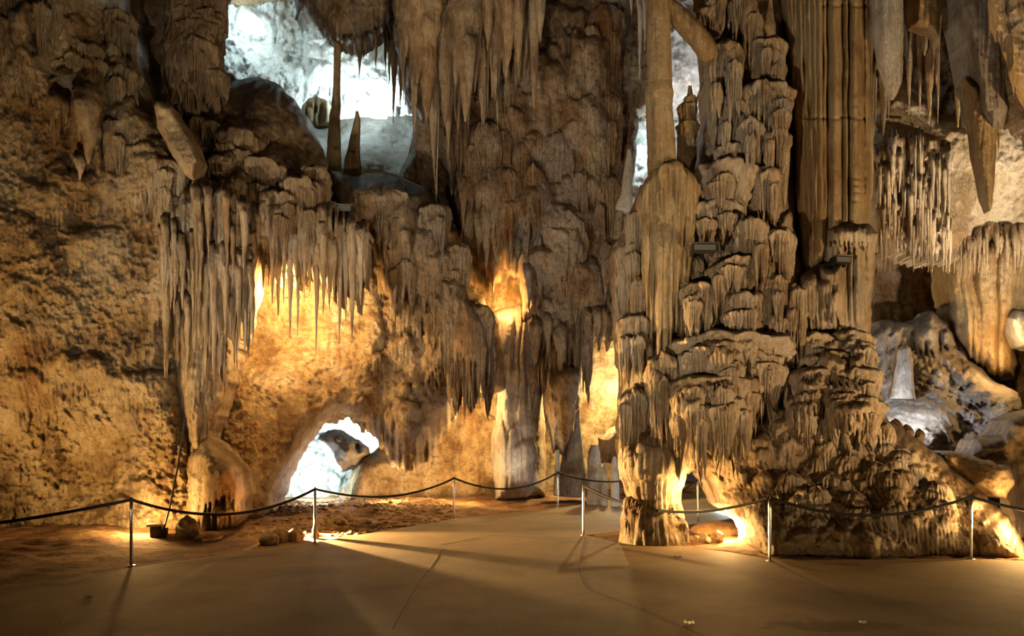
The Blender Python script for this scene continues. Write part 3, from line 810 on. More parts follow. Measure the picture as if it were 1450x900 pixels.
# ------------------------------------------------------------------ arch mass under the upper opening
AM = [(480, 540, 250, 330, .5), (530, 600, 262, 330, .5), (585, 640, 285, 360, .5), (540, 580, 300, 410, .5), (575, 625, 320, 440, .55), (610, 662, 350, 420, .6), (600, 690, 385, 545, .75), (640, 700, 420, 560, .6),
      (480, 520, 300, 380, .3), (560, 600, 420, 480, .3), (545, 600, 560, 662, .4), (470, 530, 560, 605, .4), (555, 610, 590, 670, .5)]
o = sheet('arch_rock', [(462, 238), (500, 250), (540, 244), (600, 262), (634, 296), (652, 345), (668, 400), (697, 445), (712, 480), (712, 550), (690, 560), (672, 545), (655, 560), (640, 592), (612, 640), (590, 662), (556, 658),
                        (545, 632), (522, 606), (486, 584), (462, 594), (438, 560), (470, 505), (505, 480), (522, 400), (518, 330), (480, 300)],
          [(500, 260, 15.5), (600, 300, 16.5), (670, 450, 16.8), (560, 450, 16.6), (560, 620, 16.6), (470, 560, 16.2), (640, 600, 17.5)], M_arch, step=2.2, edge=45, roll=1.3, rough=0.4, crag=0.15, fine=0.06, seed=19, auto=(70, 16, 50, .15, .45),
          lumps=AM, lump_flute=0.6, fringe=14, fmin=560)
tag(o, 'big brown rock mass spanning the low white lit arch', 'rock')
ADD = [(500, 260, 15.5), (600, 300, 16.5), (670, 450, 16.8), (560, 450, 16.6), (560, 620, 16.6), (470, 560, 16.2), (640, 600, 17.5)]
AM2 = [(530, 590, 272, 350, .5), (585, 640, 290, 370, .5), (545, 600, 330, 420, .5), (592, 650, 350, 430, .5), (628, 668, 345, 420, .45), (610, 664, 400, 500, .6), (650, 704, 430, 545, .6), (600, 655, 395, 480, .55), (630, 690, 470, 560, .6)]
tiers(o, AM2 + bubbles(AM2, 9, 24), ADD, M_arch, 380, drip=0.09)

# ------------------------------------------------------------------ hanging centre
CM = [(600, 660, 180, 290, .4), (650, 720, 230, 350, .5), (700, 760, 240, 310, .5), (735, 790, 240, 330, .4), (760, 850, 290, 390, .5), (740, 800, 350, 420, .5), (790, 870, 130, 240, .5), (700, 780, 120, 230, .4), (830, 880, 240, 330, .4),
      (690, 740, 330, 420, .4), (745, 785, 410, 530, .5), (780, 830, 420, 520, .45), (800, 860, 360, 440, .5), (840, 890, 320, 400, .4), (745, 775, 430, 500, .6), (770, 800, 440, 500, .5), (830, 880, 20, 130, .5)]
o = sheet('wall_hanging', [(548, -80), (905, -80), (903, 60), (885, 130), (880, 200), (895, 230), (890, 290), (885, 340), (884, 450), (866, 474), (832, 468), (826, 520), (815, 600), (792, 640), (776, 600), (766, 540), (758, 470), (742, 440),
                           (735, 390), (716, 372), (705, 392), (690, 385), (672, 345), (645, 310), (632, 240), (606, 180), (575, 140), (560, 60)],
          [(560, 0, 16.0), (650, 100, 17), (800, 100, 17.2), (750, 300, 17.0), (880, 250, 17.8), (800, 450, 17.5), (790, 620, 18), (660, 330, 17.5), (890, 50, 18)], M_brown, step=2.2, edge=45, roll=1.2, rough=0.55, rf=0.45, crag=0.22,
          fine=0.08, flute=0.08, ff=3, seed=21, lumps=CM, lump_flute=0.5, auto=(190, 16, 60, .15, .5), fringe=28, fper=11, fmin=330)
tag(o, kind='structure')

HD = [(560, 0, 16.0), (650, 100, 17), (800, 100, 17.2), (750, 300, 17.0), (880, 250, 17.8), (800, 450, 17.5), (790, 620, 18), (660, 330, 17.5), (890, 50, 18)]
HT = [(632, 668, 150, 250, .5), (655, 720, 175, 300, .6), (690, 745, 235, 335, .6), (648, 700, 250, 325, .5), (735, 775, 235, 325, .5), (752, 835, 300, 395, .55), (705, 760, 150, 250, .45), (760, 810, 190, 290, .4), (805, 860, 200, 300, .45),
      (838, 884, 250, 340, .45), (745, 800, 345, 430, .5), (790, 845, 375, 450, .5), (840, 884, 340, 430, .5), (745, 782, 430, 530, .55), (772, 815, 425, 520, .5), (806, 840, 430, 520, .4), (700, 760, 60, 170, .4), (825, 885, 10, 110, .5), (780, 830, 80, 180, .4), (845, 885, 130, 230, .35)]
tiers(o, HT + bubbles(HT, 31, 46), HD, M_brown, 800, drip=0.09, flat=0.6, k=0.35)
for i, (x, y0, y1, w_) in enumerate([(676, 300, 362, 16), (688, 300, 384, 18), (655, 250, 325, 18), (700, 300, 360, 16), (722, 310, 368, 16), (757, 460, 516, 20), (774, 450, 505, 16), (792, 470, 545, 22), (762, 290, 345, 18), (748, 380, 440, 14), (832, 440, 480, 10), (845, 440, 485, 12), (856, 440, 478, 9), (868, 430, 470, 10), (800, 540, 630, 40)]):
    stal(x, y0, y1, w_, 16.8, M_brown, i + 50, name='pendant', parent=o, bend=3, n=26)

# bulb hanging at the top left opening
o = sheet('hanging_bulb', [(412, -60), (570, -60), (556, 20), (545, 38), (530, 52), (508, 60), (487, 62), (466, 50), (450, 33), (440, 12), (420, 25)], 16.5, M_brown, step=2, edge=40, roll=1.3, rough=0.25, crag=0.14, seed=22, fringe=12, fper=7)
tag(o, 'brown rock bulb hanging into the bright upper opening', 'rock')

# ledge floor seen through the upper opening
o = sheet('ledge_floor', [(430, 172), (520, 166), (600, 165), (640, 250), (640, 320), (470, 320), (440, 250)], [(470, 172, 24), (590, 170, 23), (500, 240, 19), (620, 260, 18.5)], M_white, edge=20, roll=0.4, rough=0.2, crag=0.12, fine=0.05, seed=23)
tag(o, 'pale green lit rock slope at the back of the upper opening', 'rock')

o = sheet('gap_light_blocker', [(872, -80), (932, -80), (932, 140), (916, 152), (904, 158), (901, 225), (898, 250), (890, 285), (884, 300), (872, 300)], 18.2, M_brown, step=2, edge=10, roll=0.3, rough=0.3, crag=0.15, fine=0.06, seed=29, flute=.1)  # added sheet, blocks the gap lamp where the recess lies in shade
tag(o, 'added brown sheet shading the gap between the hanging centre wall and the slender column', 'rock')
o = loft('stalagmite', pxpath([(891, 212, 5), (891, 225, 9), (889, 250, 14), (886, 275, 20), (882, 300, 28)], 17.4), M_white, n=24, lump=.1, ring=.04, seed=12)
tag(o, 'pale pointed stalagmite beside the cyan lit slit left of the slender column', 'stalagmite')

# ------------------------------------------------------------------ lower centre pillar, cones
o = sheet('flowstone_pillar', [(695, 440), (735, 430), (765, 455), (768, 560), (758, 620), (762, 690), (745, 704), (702, 706), (695, 640), (705, 560), (700, 500)], 18.8, M_grey, step=2, edge=30, roll=0.8, rough=0.15, crag=0.06, flute=0.22, ff=3.2, fz=0.12, seed=24,
          lumps=[(698, 735, 600, 715, .25), (722, 764, 618, 715, .25)], drip=.12, lump_flute=.6)
tag(o, 'pale grey fluted pillar standing at the back behind the ropes', 'pillar')
o = loft('stalagmite', pxpath([(818, 570, 3), (816, 590, 10), (813, 620, 22), (811, 650, 32), (811, 680, 42), (810, 702, 52)], 19.6), M_grey, n=50, lump=0.05, tier=0.04, tf=4, ring=0.04, seed=4)
tag(o, 'tall pointed grey cone stalagmite in front of the yellow passage', 'stalagmite')
o = loft('stalagmite', pxpath([(842, 630, 12), (841, 645, 18), (842, 675, 22), (842, 715, 24)], 19.0), M_white, n=40, lump=0.08, tier=0.14, tf=4, ring=0.03, seed=5)
tag(o, 'short banded white stalagmite right beside the tall grey cone', 'stalagmite')
o = loft('stalagmite', pxpath([(857, 654, 3), (856, 662, 7), (856, 690, 9), (856, 718, 10)], 18.6), M_white, n=24, lump=0.1, ring=0.03, seed=6)
tag(o, 'thin white stalagmite between the banded one and the broad pedestal', 'stalagmite')
o = loft('stalagmite', pxpath([(870, 646, 4), (870, 655, 9), (871, 690, 12), (871, 718, 13)], 18.4), M_white, n=24, lump=0.1, ring=0.03, seed=7)
tag(o, 'white stalagmite half hidden by the broad pedestal', 'stalagmite')
o = loft('stalagmite', pxpath([(485, 690, 5), (485, 694, 9), (485, 708, 10)], 19), M_white, n=20, lump=0.1, ring=0.03, seed=8)
o.location.x = 0
tag(o, 'tiny pale stalagmite stump in front of the white lit arch', 'stalagmite')
o = loft('dripstone_rod', pxpath([(790, 636, 5), (789, 660, 7), (788, 685, 8), (788, 700, 9)], 19.0), M_white, n=16, lump=0.12, ring=0.03, seed=9)
tag(o, 'thin pale dripstone rod under the hanging point by the passage', 'dripstone')
o = sheet('overhang_rock', [(848, 620), (858, 612), (875, 600), (895, 590), (895, 690), (880, 690), (872, 655), (852, 655)], 21, M_brown, edge=12, roll=0.5, seed=25)
tag(o, 'brown rock hanging low at the right end of the yellow passage', 'rock')

# ------------------------------------------------------------------ the great tiered column on the right
TL = [(985, 1078, -20, 45, .5), (1048, 1080, 18, 98, .5), (998, 1054, 62, 165, .62), (1012, 1052, 138, 210, .5), (1058, 1112, 55, 135, .45), (1048, 1120, 118, 192, .62), (1042, 1082, 168, 240, .66), (1078, 1120, 184, 252, .62),
      (1010, 1054, 203, 262, .6), (980, 1070, 232, 305, .72), (1064, 1106, 238, 316, .66), (978, 1054, 285, 342, .7), (1040, 1088, 308, 376, .8), (1078, 1128, 326, 418, .7), (944, 996, 362, 440, .6), (1004, 1080, 366, 432, .78),
      (956, 1030, 402, 470, .82), (1020, 1086, 412, 485, .84), (1072, 1116, 390, 452, .8), (1110, 1146, 405, 500, .7), (1085, 1125, 445, 560, .75), (950, 1122, 470, 566, 1.0), (990, 1060, 480, 560, 1.05), (940, 1075, 530, 615, 1.05), (945, 1010, 548, 640, 1.0),
      (868, 924, 340, 460, .5), (884, 915, 300, 360, .45), (870, 926, 448, 520, .55), (878, 920, 550, 640, .6), (912, 964, 502, 625, .75), (1000, 1060, 560, 640, 1.0), (895, 930, 400, 470, .5)]
TC = [(1050, 0, 12.8), (1060, 200, 12.5), (1050, 400, 12.2), (1000, 600, 12.0), (890, 400, 12.8), (890, 620, 12.2), (1130, 450, 12.2)]
o = sheet('tiered_column', [(988, -80), (1108, -80), (1112, 60), (1122, 150), (1124, 260), (1130, 330), (1146, 410), (1140, 470), (1124, 560), (1080, 592), (1022, 632), (990, 660), (975, 672), (880, 662), (877, 600), (882, 540), (873, 470), (870, 400), (868, 352), (885, 320), (906, 262), (940, 250), (985, 262), (992, 200), (1000, 160), (998, 90), (992, 40)],
          TC, M_flow, step=1.9, edge=34, roll=0.9, rough=0.14, crag=0.05, fine=0.03, seed=31, lumps=[(a, b, c, d, e * .8) for a, b, c, d, e in TL], lump_flute=0.6, ff=5,
          auto=(60, 18, 40, .1, .3))
tag(o, 'broad tiered flowstone column of stacked fringed lumps', 'column')
tiers(o, TL + bubbles(TL, 4, 64), TC, M_flow, 100)

# slender column beside it
o = loft('slender_column', pxpath([(931, -80, 36), (931, 0, 33), (933, 60, 34), (934, 127, 35), (933, 130, 43), (933, 136, 42), (934, 146, 38), (935, 200, 38), (938, 240, 40), (941, 262, 46), (942, 290, 54), (942, 330, 54), (941, 400, 44), (940, 470, 34)], 12.0), M_ochre, n=90, ring=0.025, lump=0.09, flute=0.05, nf=30, seed=32)
tag(o, 'slender ochre column with a broken ring joint beside the tiered column', 'column')
for i, q in enumerate([(908, 986, 238, 420), (946, 988, 252, 350), (903, 942, 262, 400), (925, 965, 246, 380)]):
    tier('tier', *q, 11.95 - .03 * i, M_ochre, o, 360 + i, n=150, drip=0.085)
strands = empty('stone_curtain', at(942, 280, 11.9))
tag(strands, 'narrow stone curtain of long strands below the slender ochre column', 'stone curtain')
cb = at(942, 280, 11.9)
for (x, y0, y1, w_) in [(922, 300, 480, 16), (932, 290, 560, 16), (941, 285, 600, 17), (948, 290, 520, 15), (957, 300, 470, 16), (966, 300, 440, 15), (915, 300, 430, 14), (974, 300, 400, 12), (937, 300, 625, 9)]:
    s_ = stal(x, y0, y1, w_, 11.8 + rs.uniform(-.08, .1), M_ochre, int(x), parent=strands, bend=2, fl=0.2)
    s_.location = [-c for c in cb]
o = loft('stalagmite', pxpath([(977, 122, 5), (977, 136, 9), (975, 146, 16), (972, 165, 22), (974, 185, 28), (972, 205, 26), (972, 225, 28), (971, 248, 22), (970, 270, 22)], 12.6), M_ochre, n=50, ring=0.03, lump=0.12, flute=0.12, nf=24, seed=33)
tag(o, 'stubby knobbly stalagmite standing behind the slender ochre column', 'stalagmite')
for i, q in enumerate([(958, 990, 146, 186), (957, 990, 172, 212), (959, 986, 196, 250), (966, 988, 136, 160)]):
    tier('tier', *q, 12.55, M_ochre, o, 300 + i)
o = loft('fallen_column', pxpath([(940, 6, 24), (955, 18, 26), (972, 36, 27), (990, 56, 29), (1005, 76, 26), (1010, 82, 14)], 12.1), M_ochre, n=40, ring=0.04, lump=0.08, flute=0.06, nf=18, seed=34)
tag(o, 'leaning piece of broken column lodged behind the slender column', 'broken column')

# tall fluted column
RB = [(1100, 1124, 4, .26), (1105, 1129, 4.5, .30), (1111, 1133, 4, .34), (1117, 1136, 5, .40), (1124, 1140, 5, .40), (1131, 1144, 5, .46), (1138, 1149, 5, .48), (1145, 1154, 5, .54), (1152, 1159, 5.5, .60), (1160, 1164, 6, .64), (1168, 1169, 4, .54), (1184, 1184, 14.5, .62), (1212, 1212, 13.5, .56), (1198, 1198, 3, .60), (1230, 1229, 7, .45)]
o = sheet('fluted_column', [(1096, -80), (1240, -80), (1238, 100), (1237, 220), (1233, 335), (1200, 345), (1172, 372), (1150, 395), (1130, 405), (1124, 330), (1122, 220), (1114, 100), (1104, 20)], [(1150, 0, 12.9), (1200, 300, 12.8)], M_ochre, step=1.9, edge=26, roll=0.9, rough=0.06, crag=0.015, fine=0.02,
          flute=0.05, ff=10, fz=0.1, ribs=RB, seed=35, jag=1.5, cracks=[(8, .06, 1165, 1240), (167, .09, 1135, 1226), (252, .05, 1199, 1225), (262, .05, 1199, 1225), (272, .05, 1199, 1225), (284, .05, 1199, 1225)])
tag(o, 'tall straight column with deep upright flutes', 'column')

# ------------------------------------------------------------------ base mound of the columns
rs2 = random.Random(21)
MT = [(1120, 1180, 470, 535, .5), (1165, 1238, 466, 540, .55), (1150, 1206, 497, 545, .7), (1118, 1180, 520, 590, .6), (1165, 1246, 520, 600, .6), (1198, 1242, 490, 545, .65), (1180, 1250, 560, 625, .6), (1110, 1165, 560, 620, .5)]
ML = list(MT)
for k in range(170):
    x = rs2.uniform(1000, 1420); y = rs2.uniform(550, 790)
    if y < 570 + max(0, x - 1220) * 0.75 or y < 570 + max(0, 1110 - x) * 0.5: continue
    w_ = rs2.uniform(16, 52); h_ = w_ * rs2.uniform(0.7, 1.3)
    ML.append((x - w_ / 2, x + w_ / 2, y - h_ / 2, y + h_ / 2, rs2.uniform(.06, .2)))
MC = [(1085, 795, 10.3), (1250, 795, 10.1), (1440, 795, 10.2), (1200, 620, 11.3), (1180, 480, 12.2), (1200, 350, 12.6), (1000, 660, 11.9), (1120, 600, 11.6), (1340, 670, 11.4), (1300, 740, 10.4)]
o = sheet('flowstone_mound', [(1086, 800), (1060, 762), (1050, 742), (1016, 714), (1000, 690), (986, 662), (1000, 640), (1030, 612), (1080, 585), (1112, 556), (1124, 470), (1126, 400), (1150, 375), (1185, 360), (1234, 360), (1236, 420), (1233, 470), (1240, 530), (1256, 592), (1300, 622), (1340, 652), (1382, 688), (1425, 730), (1452, 770), (1470, 806)],
          MC, M_flow, step=1.9, edge=34, roll=0.8, rough=0.34, crag=0.09, fine=0.045, seed=36, lumps=ML, lump_flute=0.25)
tag(o, 'wide lumpy flowstone mound at the foot of the fluted column', 'rock')
tiers(o, MT + bubbles(MT, 5, 20), MC, M_flow, 200, grow=0.9)
MB = [(a - 4, b + 4, c, d + 8, e * .9 + .06) for a, b, c, d, e in ML[len(MT):] if b - a > 26 and a > 1088 and d < 772 and b < 1300 + (c - 620)][:50]
tiers(o, MB, MC, M_flow, 700, grow=0.9, k=0.45, rag=0.6, flat=0.6)
cap = sheet('fluted_skirt', [(1163, 350), (1170, 322), (1185, 314), (1205, 311), (1228, 316), (1242, 330), (1238, 380), (1232, 430), (1230, 474), (1212, 470), (1196, 478), (1182, 466), (1174, 440), (1168, 400)], [(1200, 320, 12.3), (1200, 470, 12.0)],
            M_flow, step=1.8, edge=22, roll=0.8, rough=0.08, crag=0.02, seed=38, ribs=[(1172 + i * 8.6, 1176 + i * 7.4, 5.2, .16 + .05 * (i % 3)) for i in range(9)], jag=2,
            lumps=[(1164, 1216, 306, 352, .5), (1204, 1246, 312, 350, .45)], lump_flute=0.2)
tag(cap, 'fluted flowstone skirt with a dusty flat top at the foot of the fluted column', 'flowstone')
shelf = sheet('flowstone_shelf', [(1124, 400), (1132, 388), (1160, 372), (1196, 370), (1200, 400), (1198, 465), (1186, 470), (1160, 470), (1130, 466), (1122, 440)], [(1160, 380, 11.9), (1160, 470, 11.8)], M_flow, step=1.8, edge=18, roll=0.6, rough=0.1, crag=0.03, seed=39,
              lumps=[(1122, 1178, 384, 474, .4), (1160, 1202, 368, 460, .45), (1172, 1200, 400, 468, .4)], lump_flute=0.6, jag=2)
tag(shelf, 'flowstone shelf with long drips carrying the silver topped floodlight', 'flowstone')

# pedestal under the left side of the tiered column
o = loft('pedestal', pxpath([(926, 560, 30, 12.6), (925, 610, 50, 12.3), (925, 640, 92, 12.0), (925, 660, 96), (924, 690, 78), (925, 705, 70), (924, 718, 74), (922, 735, 84), (922, 755, 90), (923, 772, 92), (923, 785, 94)], 11.9), M_flow, n=90, ring=0.025, lump=0.1, flute=0.09, nf=40, seed=37, tier=0.08, tf=1.8)
tag(o, 'waisted flowstone pedestal brightly lit on its right side', 'pedestal')
for i, q in enumerate([(876, 950, 636, 700), (905, 976, 640, 690), (882, 930, 700, 760), (915, 968, 708, 770), (880, 925, 728, 800), (900, 950, 735, 800), (940, 976, 732, 800)]):
    tier('tier', *q, 11.75, M_flow, o, 480 + i, drip=0.06, n=130, rag=0.5)

# ------------------------------------------------------------------ right hand chamber
o = sheet('wall_right', [(1215, -80), (1800, -80), (1800, 760), (1215, 700)], [(1250, 100, 18.5), (1400, 100, 17.5), (1280, 450, 19), (1450, 450, 18), (1700, 300, 14)], M_brown, step=2.8, rough=0.5, crag=0.2, flute=0.08, ff=3, seed=41, jag=1)
tag(o, kind='structure')
o = sheet('sloping_roof_rock', [(1225, 130), (1270, 120), (1310, 140), (1335, 165), (1370, 160), (1560, 130), (1560, 345), (1450, 338), (1400, 336), (1350, 366), (1290, 358), (1245, 335), (1225, 300)], [(1260, 150, 15.2), (1290, 260, 14.5), (1290, 340, 14.6), (1420, 200, 14.5), (1420, 320, 15.5), (1550, 250, 13)], M_cream, edge=30, roll=1.0, rough=0.25, crag=0.14, fine=0.05, seed=42, fringe=16, fmin=300)
tag(o, 'pale sloping roof rock over the right hand chamber', 'rock')
o = sheet('drip_rock', [(1234, 205), (1290, 180), (1350, 200), (1352, 300), (1340, 335), (1290, 350), (1238, 335)], 14.45, M_tan, step=2, edge=20, roll=0.5, rough=0.2, crag=0.1, flute=0.24, ff=6, fz=0.3, fringe=34, fper=7, fmin=260, seed=57, auto=(40, 12, 30, .1, .3))
tag(o, 'drip covered rock behind the bushy mass of thin stalactites', 'rock')
fr = empty('stone_curtain', at(1285, 280, 14.2)); cb = at(1285, 280, 14.2)
tag(fr, 'bushy mass of thin stalactites right of the fluted column', 'stone curtain')
for k in range(95):
    x = rs2.uniform(1238, 1345); y0 = 185 + rs2.uniform(0, 130) + abs(x - 1285) * 0.25; ln = rs2.uniform(35, 110)
    s_ = stal(x, y0, min(y0 + ln, 385), rs2.uniform(3.5, 9), 14.2 + rs2.uniform(-.5, .2), M_flow, k, parent=fr, bend=1.5, n=12)
    s_.location = [-c for c in cb]

o = sheet('stone_curtain', [(1330, 360), (1360, 345), (1410, 335), (1450, 345), (1560, 360), (1560, 470), (1450, 450), (1430, 470), (1440, 500), (1436, 530), (1410, 532), (1398, 525), (1375, 500), (1352, 470), (1340, 420)], [(1340, 400, 16.5), (1440, 400, 15.8)], M_ochre, edge=24, roll=0.7, rough=0.1, crag=0.03, flute=0.25, ff=3.6, fz=0.1, seed=43, fringe=8)
tag(o, 'golden ribbed stone curtain lit from below in the right chamber', 'stone curtain')
o = sheet('white_rock', [(1427, 448), (1440, 440), (1480, 445), (1480, 492), (1447, 489), (1436, 472)], 15.4, M_white, edge=10, roll=0.3, rough=0.1, crag=0.1, seed=48)
tag(o, 'small brightly lit white rock beside the golden curtain at the right edge', 'rock')
o = sheet('rock_bank', [(1215, 600), (1222, 470), (1250, 452), (1290, 458), (1316, 440), (1345, 452), (1370, 490), (1398, 532), (1440, 556), (1470, 640), (1440, 690), (1330, 680), (1270, 640)], [(1260, 520, 17.2), (1350, 480, 16.8), (1320, 640, 14.5), (1450, 620, 14)], M_grey, edge=25, roll=0.7, rough=0.5, crag=0.3, fine=0.08, flute=.12, ff=2.5, seed=44, auto=(40, 20, 50, .15, .45))
tag(o, 'rough grey rock bank lit white in the right chamber', 'rock')
o = loft('stalagmite', pxpath([(1280, 489, 8), (1281, 494, 17), (1282, 510, 21), (1280, 530, 24), (1279, 545, 27), (1278, 565, 30)], 15.9), M_grey, n=40, ring=0.025, lump=0.14, flute=0.14, tier=.06, tf=3, seed=45)
tag(o, 'small rounded white stalagmite in the right hand chamber', 'stalagmite')
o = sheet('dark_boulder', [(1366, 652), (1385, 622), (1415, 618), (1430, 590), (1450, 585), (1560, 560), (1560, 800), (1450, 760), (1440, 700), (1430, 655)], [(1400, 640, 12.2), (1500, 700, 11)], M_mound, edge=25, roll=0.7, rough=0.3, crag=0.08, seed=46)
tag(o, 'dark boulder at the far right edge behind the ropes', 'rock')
o = sheet('rock_slab', [(1328, 640), (1345, 638), (1430, 660), (1438, 680), (1425, 706), (1405, 700), (1370, 678), (1340, 655)], [(1340, 645, 11.8), (1430, 690, 10.9)], M_boulder, edge=10, roll=0.4, rough=0.08, crag=0.03, seed=47)
tag(o, 'brightly lit stone slab lying on the right flank of the mound', 'rock')

# ------------------------------------------------------------------ big single stalactites
BIG = [(1254, -40, 140, 44, 10.8, M_grey, 'big blue grey stalactite right of the fluted column'),
       (1284, -40, 92, 20, 12.0, M_grey, 'narrow grey stalactite between the blue grey one and the snapped one'),
       (1250, 100, 192, 16, 13.2, M_ochre, 'short brown stalactite below the big blue grey one'),
       (1315, 60, 176, 13, 13.4, M_ochre, 'thin brown stalactite below the snapped stalactite'),
       (1356, -20, 180, 26, 12.6, M_ochre, 'brown stalactite left of the long pointed slab'),
       (1413, 150, 214, 6, 11.6, M_ochre, 'pencil thin stalactite beside the long pointed slab'),
       (1452, 60, 232, 26, 11.0, M_grey, 'grey stalactite cut by the right edge of the picture')]
for (x, y0, y1, w_, d, m, lab) in BIG:
    if w_ == 44:
        o = loft('stalactite', pxpath([(1254, -60, 48), (1255, 0, 42), (1258, 50, 38), (1261, 90, 31), (1264, 118, 23), (1264, 132, 13), (1263, 141, 4)], d), m, n=60, ring=.03, lump=.14, lf=3, flute=.14, nf=16, seed=3)
    else:
        o = stal(x, y0, y1, w_, d, m, int(x), n=36)
    tag(o, lab, 'stalactite')
o = sheet('stalactite', [(1286, -60), (1334, -60), (1332, 30), (1330, 54), (1318, 46), (1306, 42), (1292, 36)], 11.2, M_ochre, step=1.8, edge=18, roll=0.35, rough=0.05, crag=0.02, flute=0.06, seed=51, thick=0.2, jag=1)
tag(o, 'snapped off broad brown stalactite with an angular broken end', 'stalactite')
o = sheet('stalactite', [(1366, 110), (1390, 120), (1412, 170), (1410, 230), (1406, 285), (1402, 298), (1394, 280), (1382, 220)], 11.0, M_ochre, step=1.8, edge=18, roll=0.35, rough=0.05, crag=0.02, flute=0.10, ff=8, fz=0.1, seed=52, thick=0.2, jag=1)
tag(o, 'long pointed brown slab of stalactite hanging at upper right', 'stalactite')
o = sheet('stalactite', [(1352, -60), (1440, -60), (1432, 60), (1430, 150), (1420, 182), (1402, 174), (1388, 160), (1384, 120), (1372, 70)], 10.6, M_grey, step=1.8, edge=26, roll=0.6, rough=0.12, crag=0.05, flute=0.10, ff=7, fz=0.15, seed=53, fringe=8, jag=2)
tag(o, 'massive blue grey stalactite above the long pointed slab', 'stalactite')
o = sheet('stalactite', [(1392, -60), (1560, -60), (1560, 160), (1470, 175), (1448, 150), (1432, 120), (1420, 70), (1400, 40)], 10.0, M_flow, step=2, edge=26, roll=0.6, rough=0.15, crag=0.08, flute=0.12, ff=6, seed=54, fringe=14, jag=2)
tag(o, 'cream fringed stalactite mass in the top right corner', 'stalactite')

# ------------------------------------------------------------------ stalactite clusters
def cluster(items, d, mat, label, group, seed, jit=0.4, grow=1.0):
    r = random.Random(seed)
    for (x, y0, y1, w_) in items:
        o = stal(x, y0, y1, w_ * grow, d + r.uniform(-jit, jit), mat, int(x * 3 + y1), n=26)
        tag(o, label, 'stalactite', group)


tp = empty('stone_curtain', at(625, 40, 15.8)); cb = at(625, 40, 15.8)
tag(tp, 'fused tan stalactite mass above the hanging centre wall', 'stone curtain')
for i, q in enumerate([(572, 622, -90, 120), (598, 652, -90, 150), (630, 682, -90, 135), (560, 600, -90, 70), (668, 720, -90, 95), (700, 752, -90, 70), (588, 616, -20, 118), (640, 664, 0, 105)]):
    t_ = tier('drapery', *q, 15.9, M_tan, tp, 900 + i, drip=0.14, n=140, k=0.1, taper=0.55, rag=1.0)
    t_.location = [-c for c in cb]
cluster([(603, -10, 172, 30), (630, 20, 178, 20), (658, 0, 172, 30), (645, -20, 120, 22), (617, -20, 120, 24), (590, -10, 118, 26), (575, -30, 80, 20), (697, 0, 138, 18), (717, -10, 108, 18), (733, -10, 102, 14), (743, -10, 102, 12), (755, -20, 153, 13), (682, 60, 182, 12),
         (672, -20, 130, 20), (708, -20, 80, 16), (764, -30, 60, 14), (725, -30, 70, 14), (652, -20, 90, 18), (690, -30, 70, 20), (636, -30, 90, 20), (600, -30, 90, 24), (664, 60, 150, 14), (613, 60, 150, 12)], 15.6, M_tan,
        'tan stalactite in the ceiling cluster above the hanging centre wall', 'stalactites above the hanging centre wall', 3, 0.4, 1.6)
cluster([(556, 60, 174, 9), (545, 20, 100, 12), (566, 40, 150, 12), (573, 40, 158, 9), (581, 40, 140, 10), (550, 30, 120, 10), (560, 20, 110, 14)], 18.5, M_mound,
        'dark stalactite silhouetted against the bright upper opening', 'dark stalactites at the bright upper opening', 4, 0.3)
cluster([(498, 52, 76, 6), (508, 50, 108, 10), (531, 45, 98, 6), (518, 52, 80, 7), (487, 56, 72, 5)], 16.6, M_brown, 'small stalactite on the underside of the hanging bulb', 'stalactites under the hanging bulb', 6, 0.2)
cluster([(905, 0, 113, 8), (912, 0, 72, 7), (893, -20, 22, 8)], 13.5, M_white, 'white speckled stalactite left of the slender ochre column', 'stalactites left of the slender column', 7, 0.1)

rc = random.Random(77)
cluster([(rc.uniform(1238, 1400), rc.uniform(-40, 60), rc.uniform(70, 180), rc.uniform(8, 18)) for _ in range(24)], 13.6, M_tan,
        'brown stalactite behind the big grey ones at upper right', 'stalactites behind the big grey ones', 9, 0.4)
cluster([(rc.uniform(1345, 1450), rc.uniform(320, 340), rc.uniform(352, 400), rc.uniform(5, 9)) for _ in range(22)], 15.0, M_tan,
        'short stalactite along the lower rim of the sloping roof rock', 'stalactites under the sloping roof rock', 10, 0.2)
o = loft('thin_column', pxpath([(478, 40, 12), (478, 70, 10), (477, 120, 10), (476, 155, 13), (474, 165, 15), (473, 200, 19), (473, 225, 21), (472, 260, 24)], 18.0), M_ochre, n=36, ring=0.04, lump=0.06, tier=0.04, tf=3, seed=61)
tag(o, 'thin pale column standing in the bright upper opening', 'column')
o = loft('stalagmite', pxpath([(506, 158, 4), (506, 170, 9), (503, 195, 14), (501, 215, 18), (500, 225, 22), (500, 260, 26)], 17.6), M_ochre, n=36, ring=0.04, lump=0.08, seed=62)
tag(o, 'pointed stalagmite right of the thin column in the upper opening', 'stalagmite')
o = sheet('stone_curtain', [(428, 150), (436, 140), (450, 137), (464, 142), (470, 150), (470, 176), (428, 176)], 23, M_ochre, step=2, edge=6, roll=0.2, rough=0.05, crag=0.02, flute=0.6, ff=7, fz=0.05, seed=63)
tag(o, 'small orange ribbed curtain far back in the upper opening', 'stone curtain')

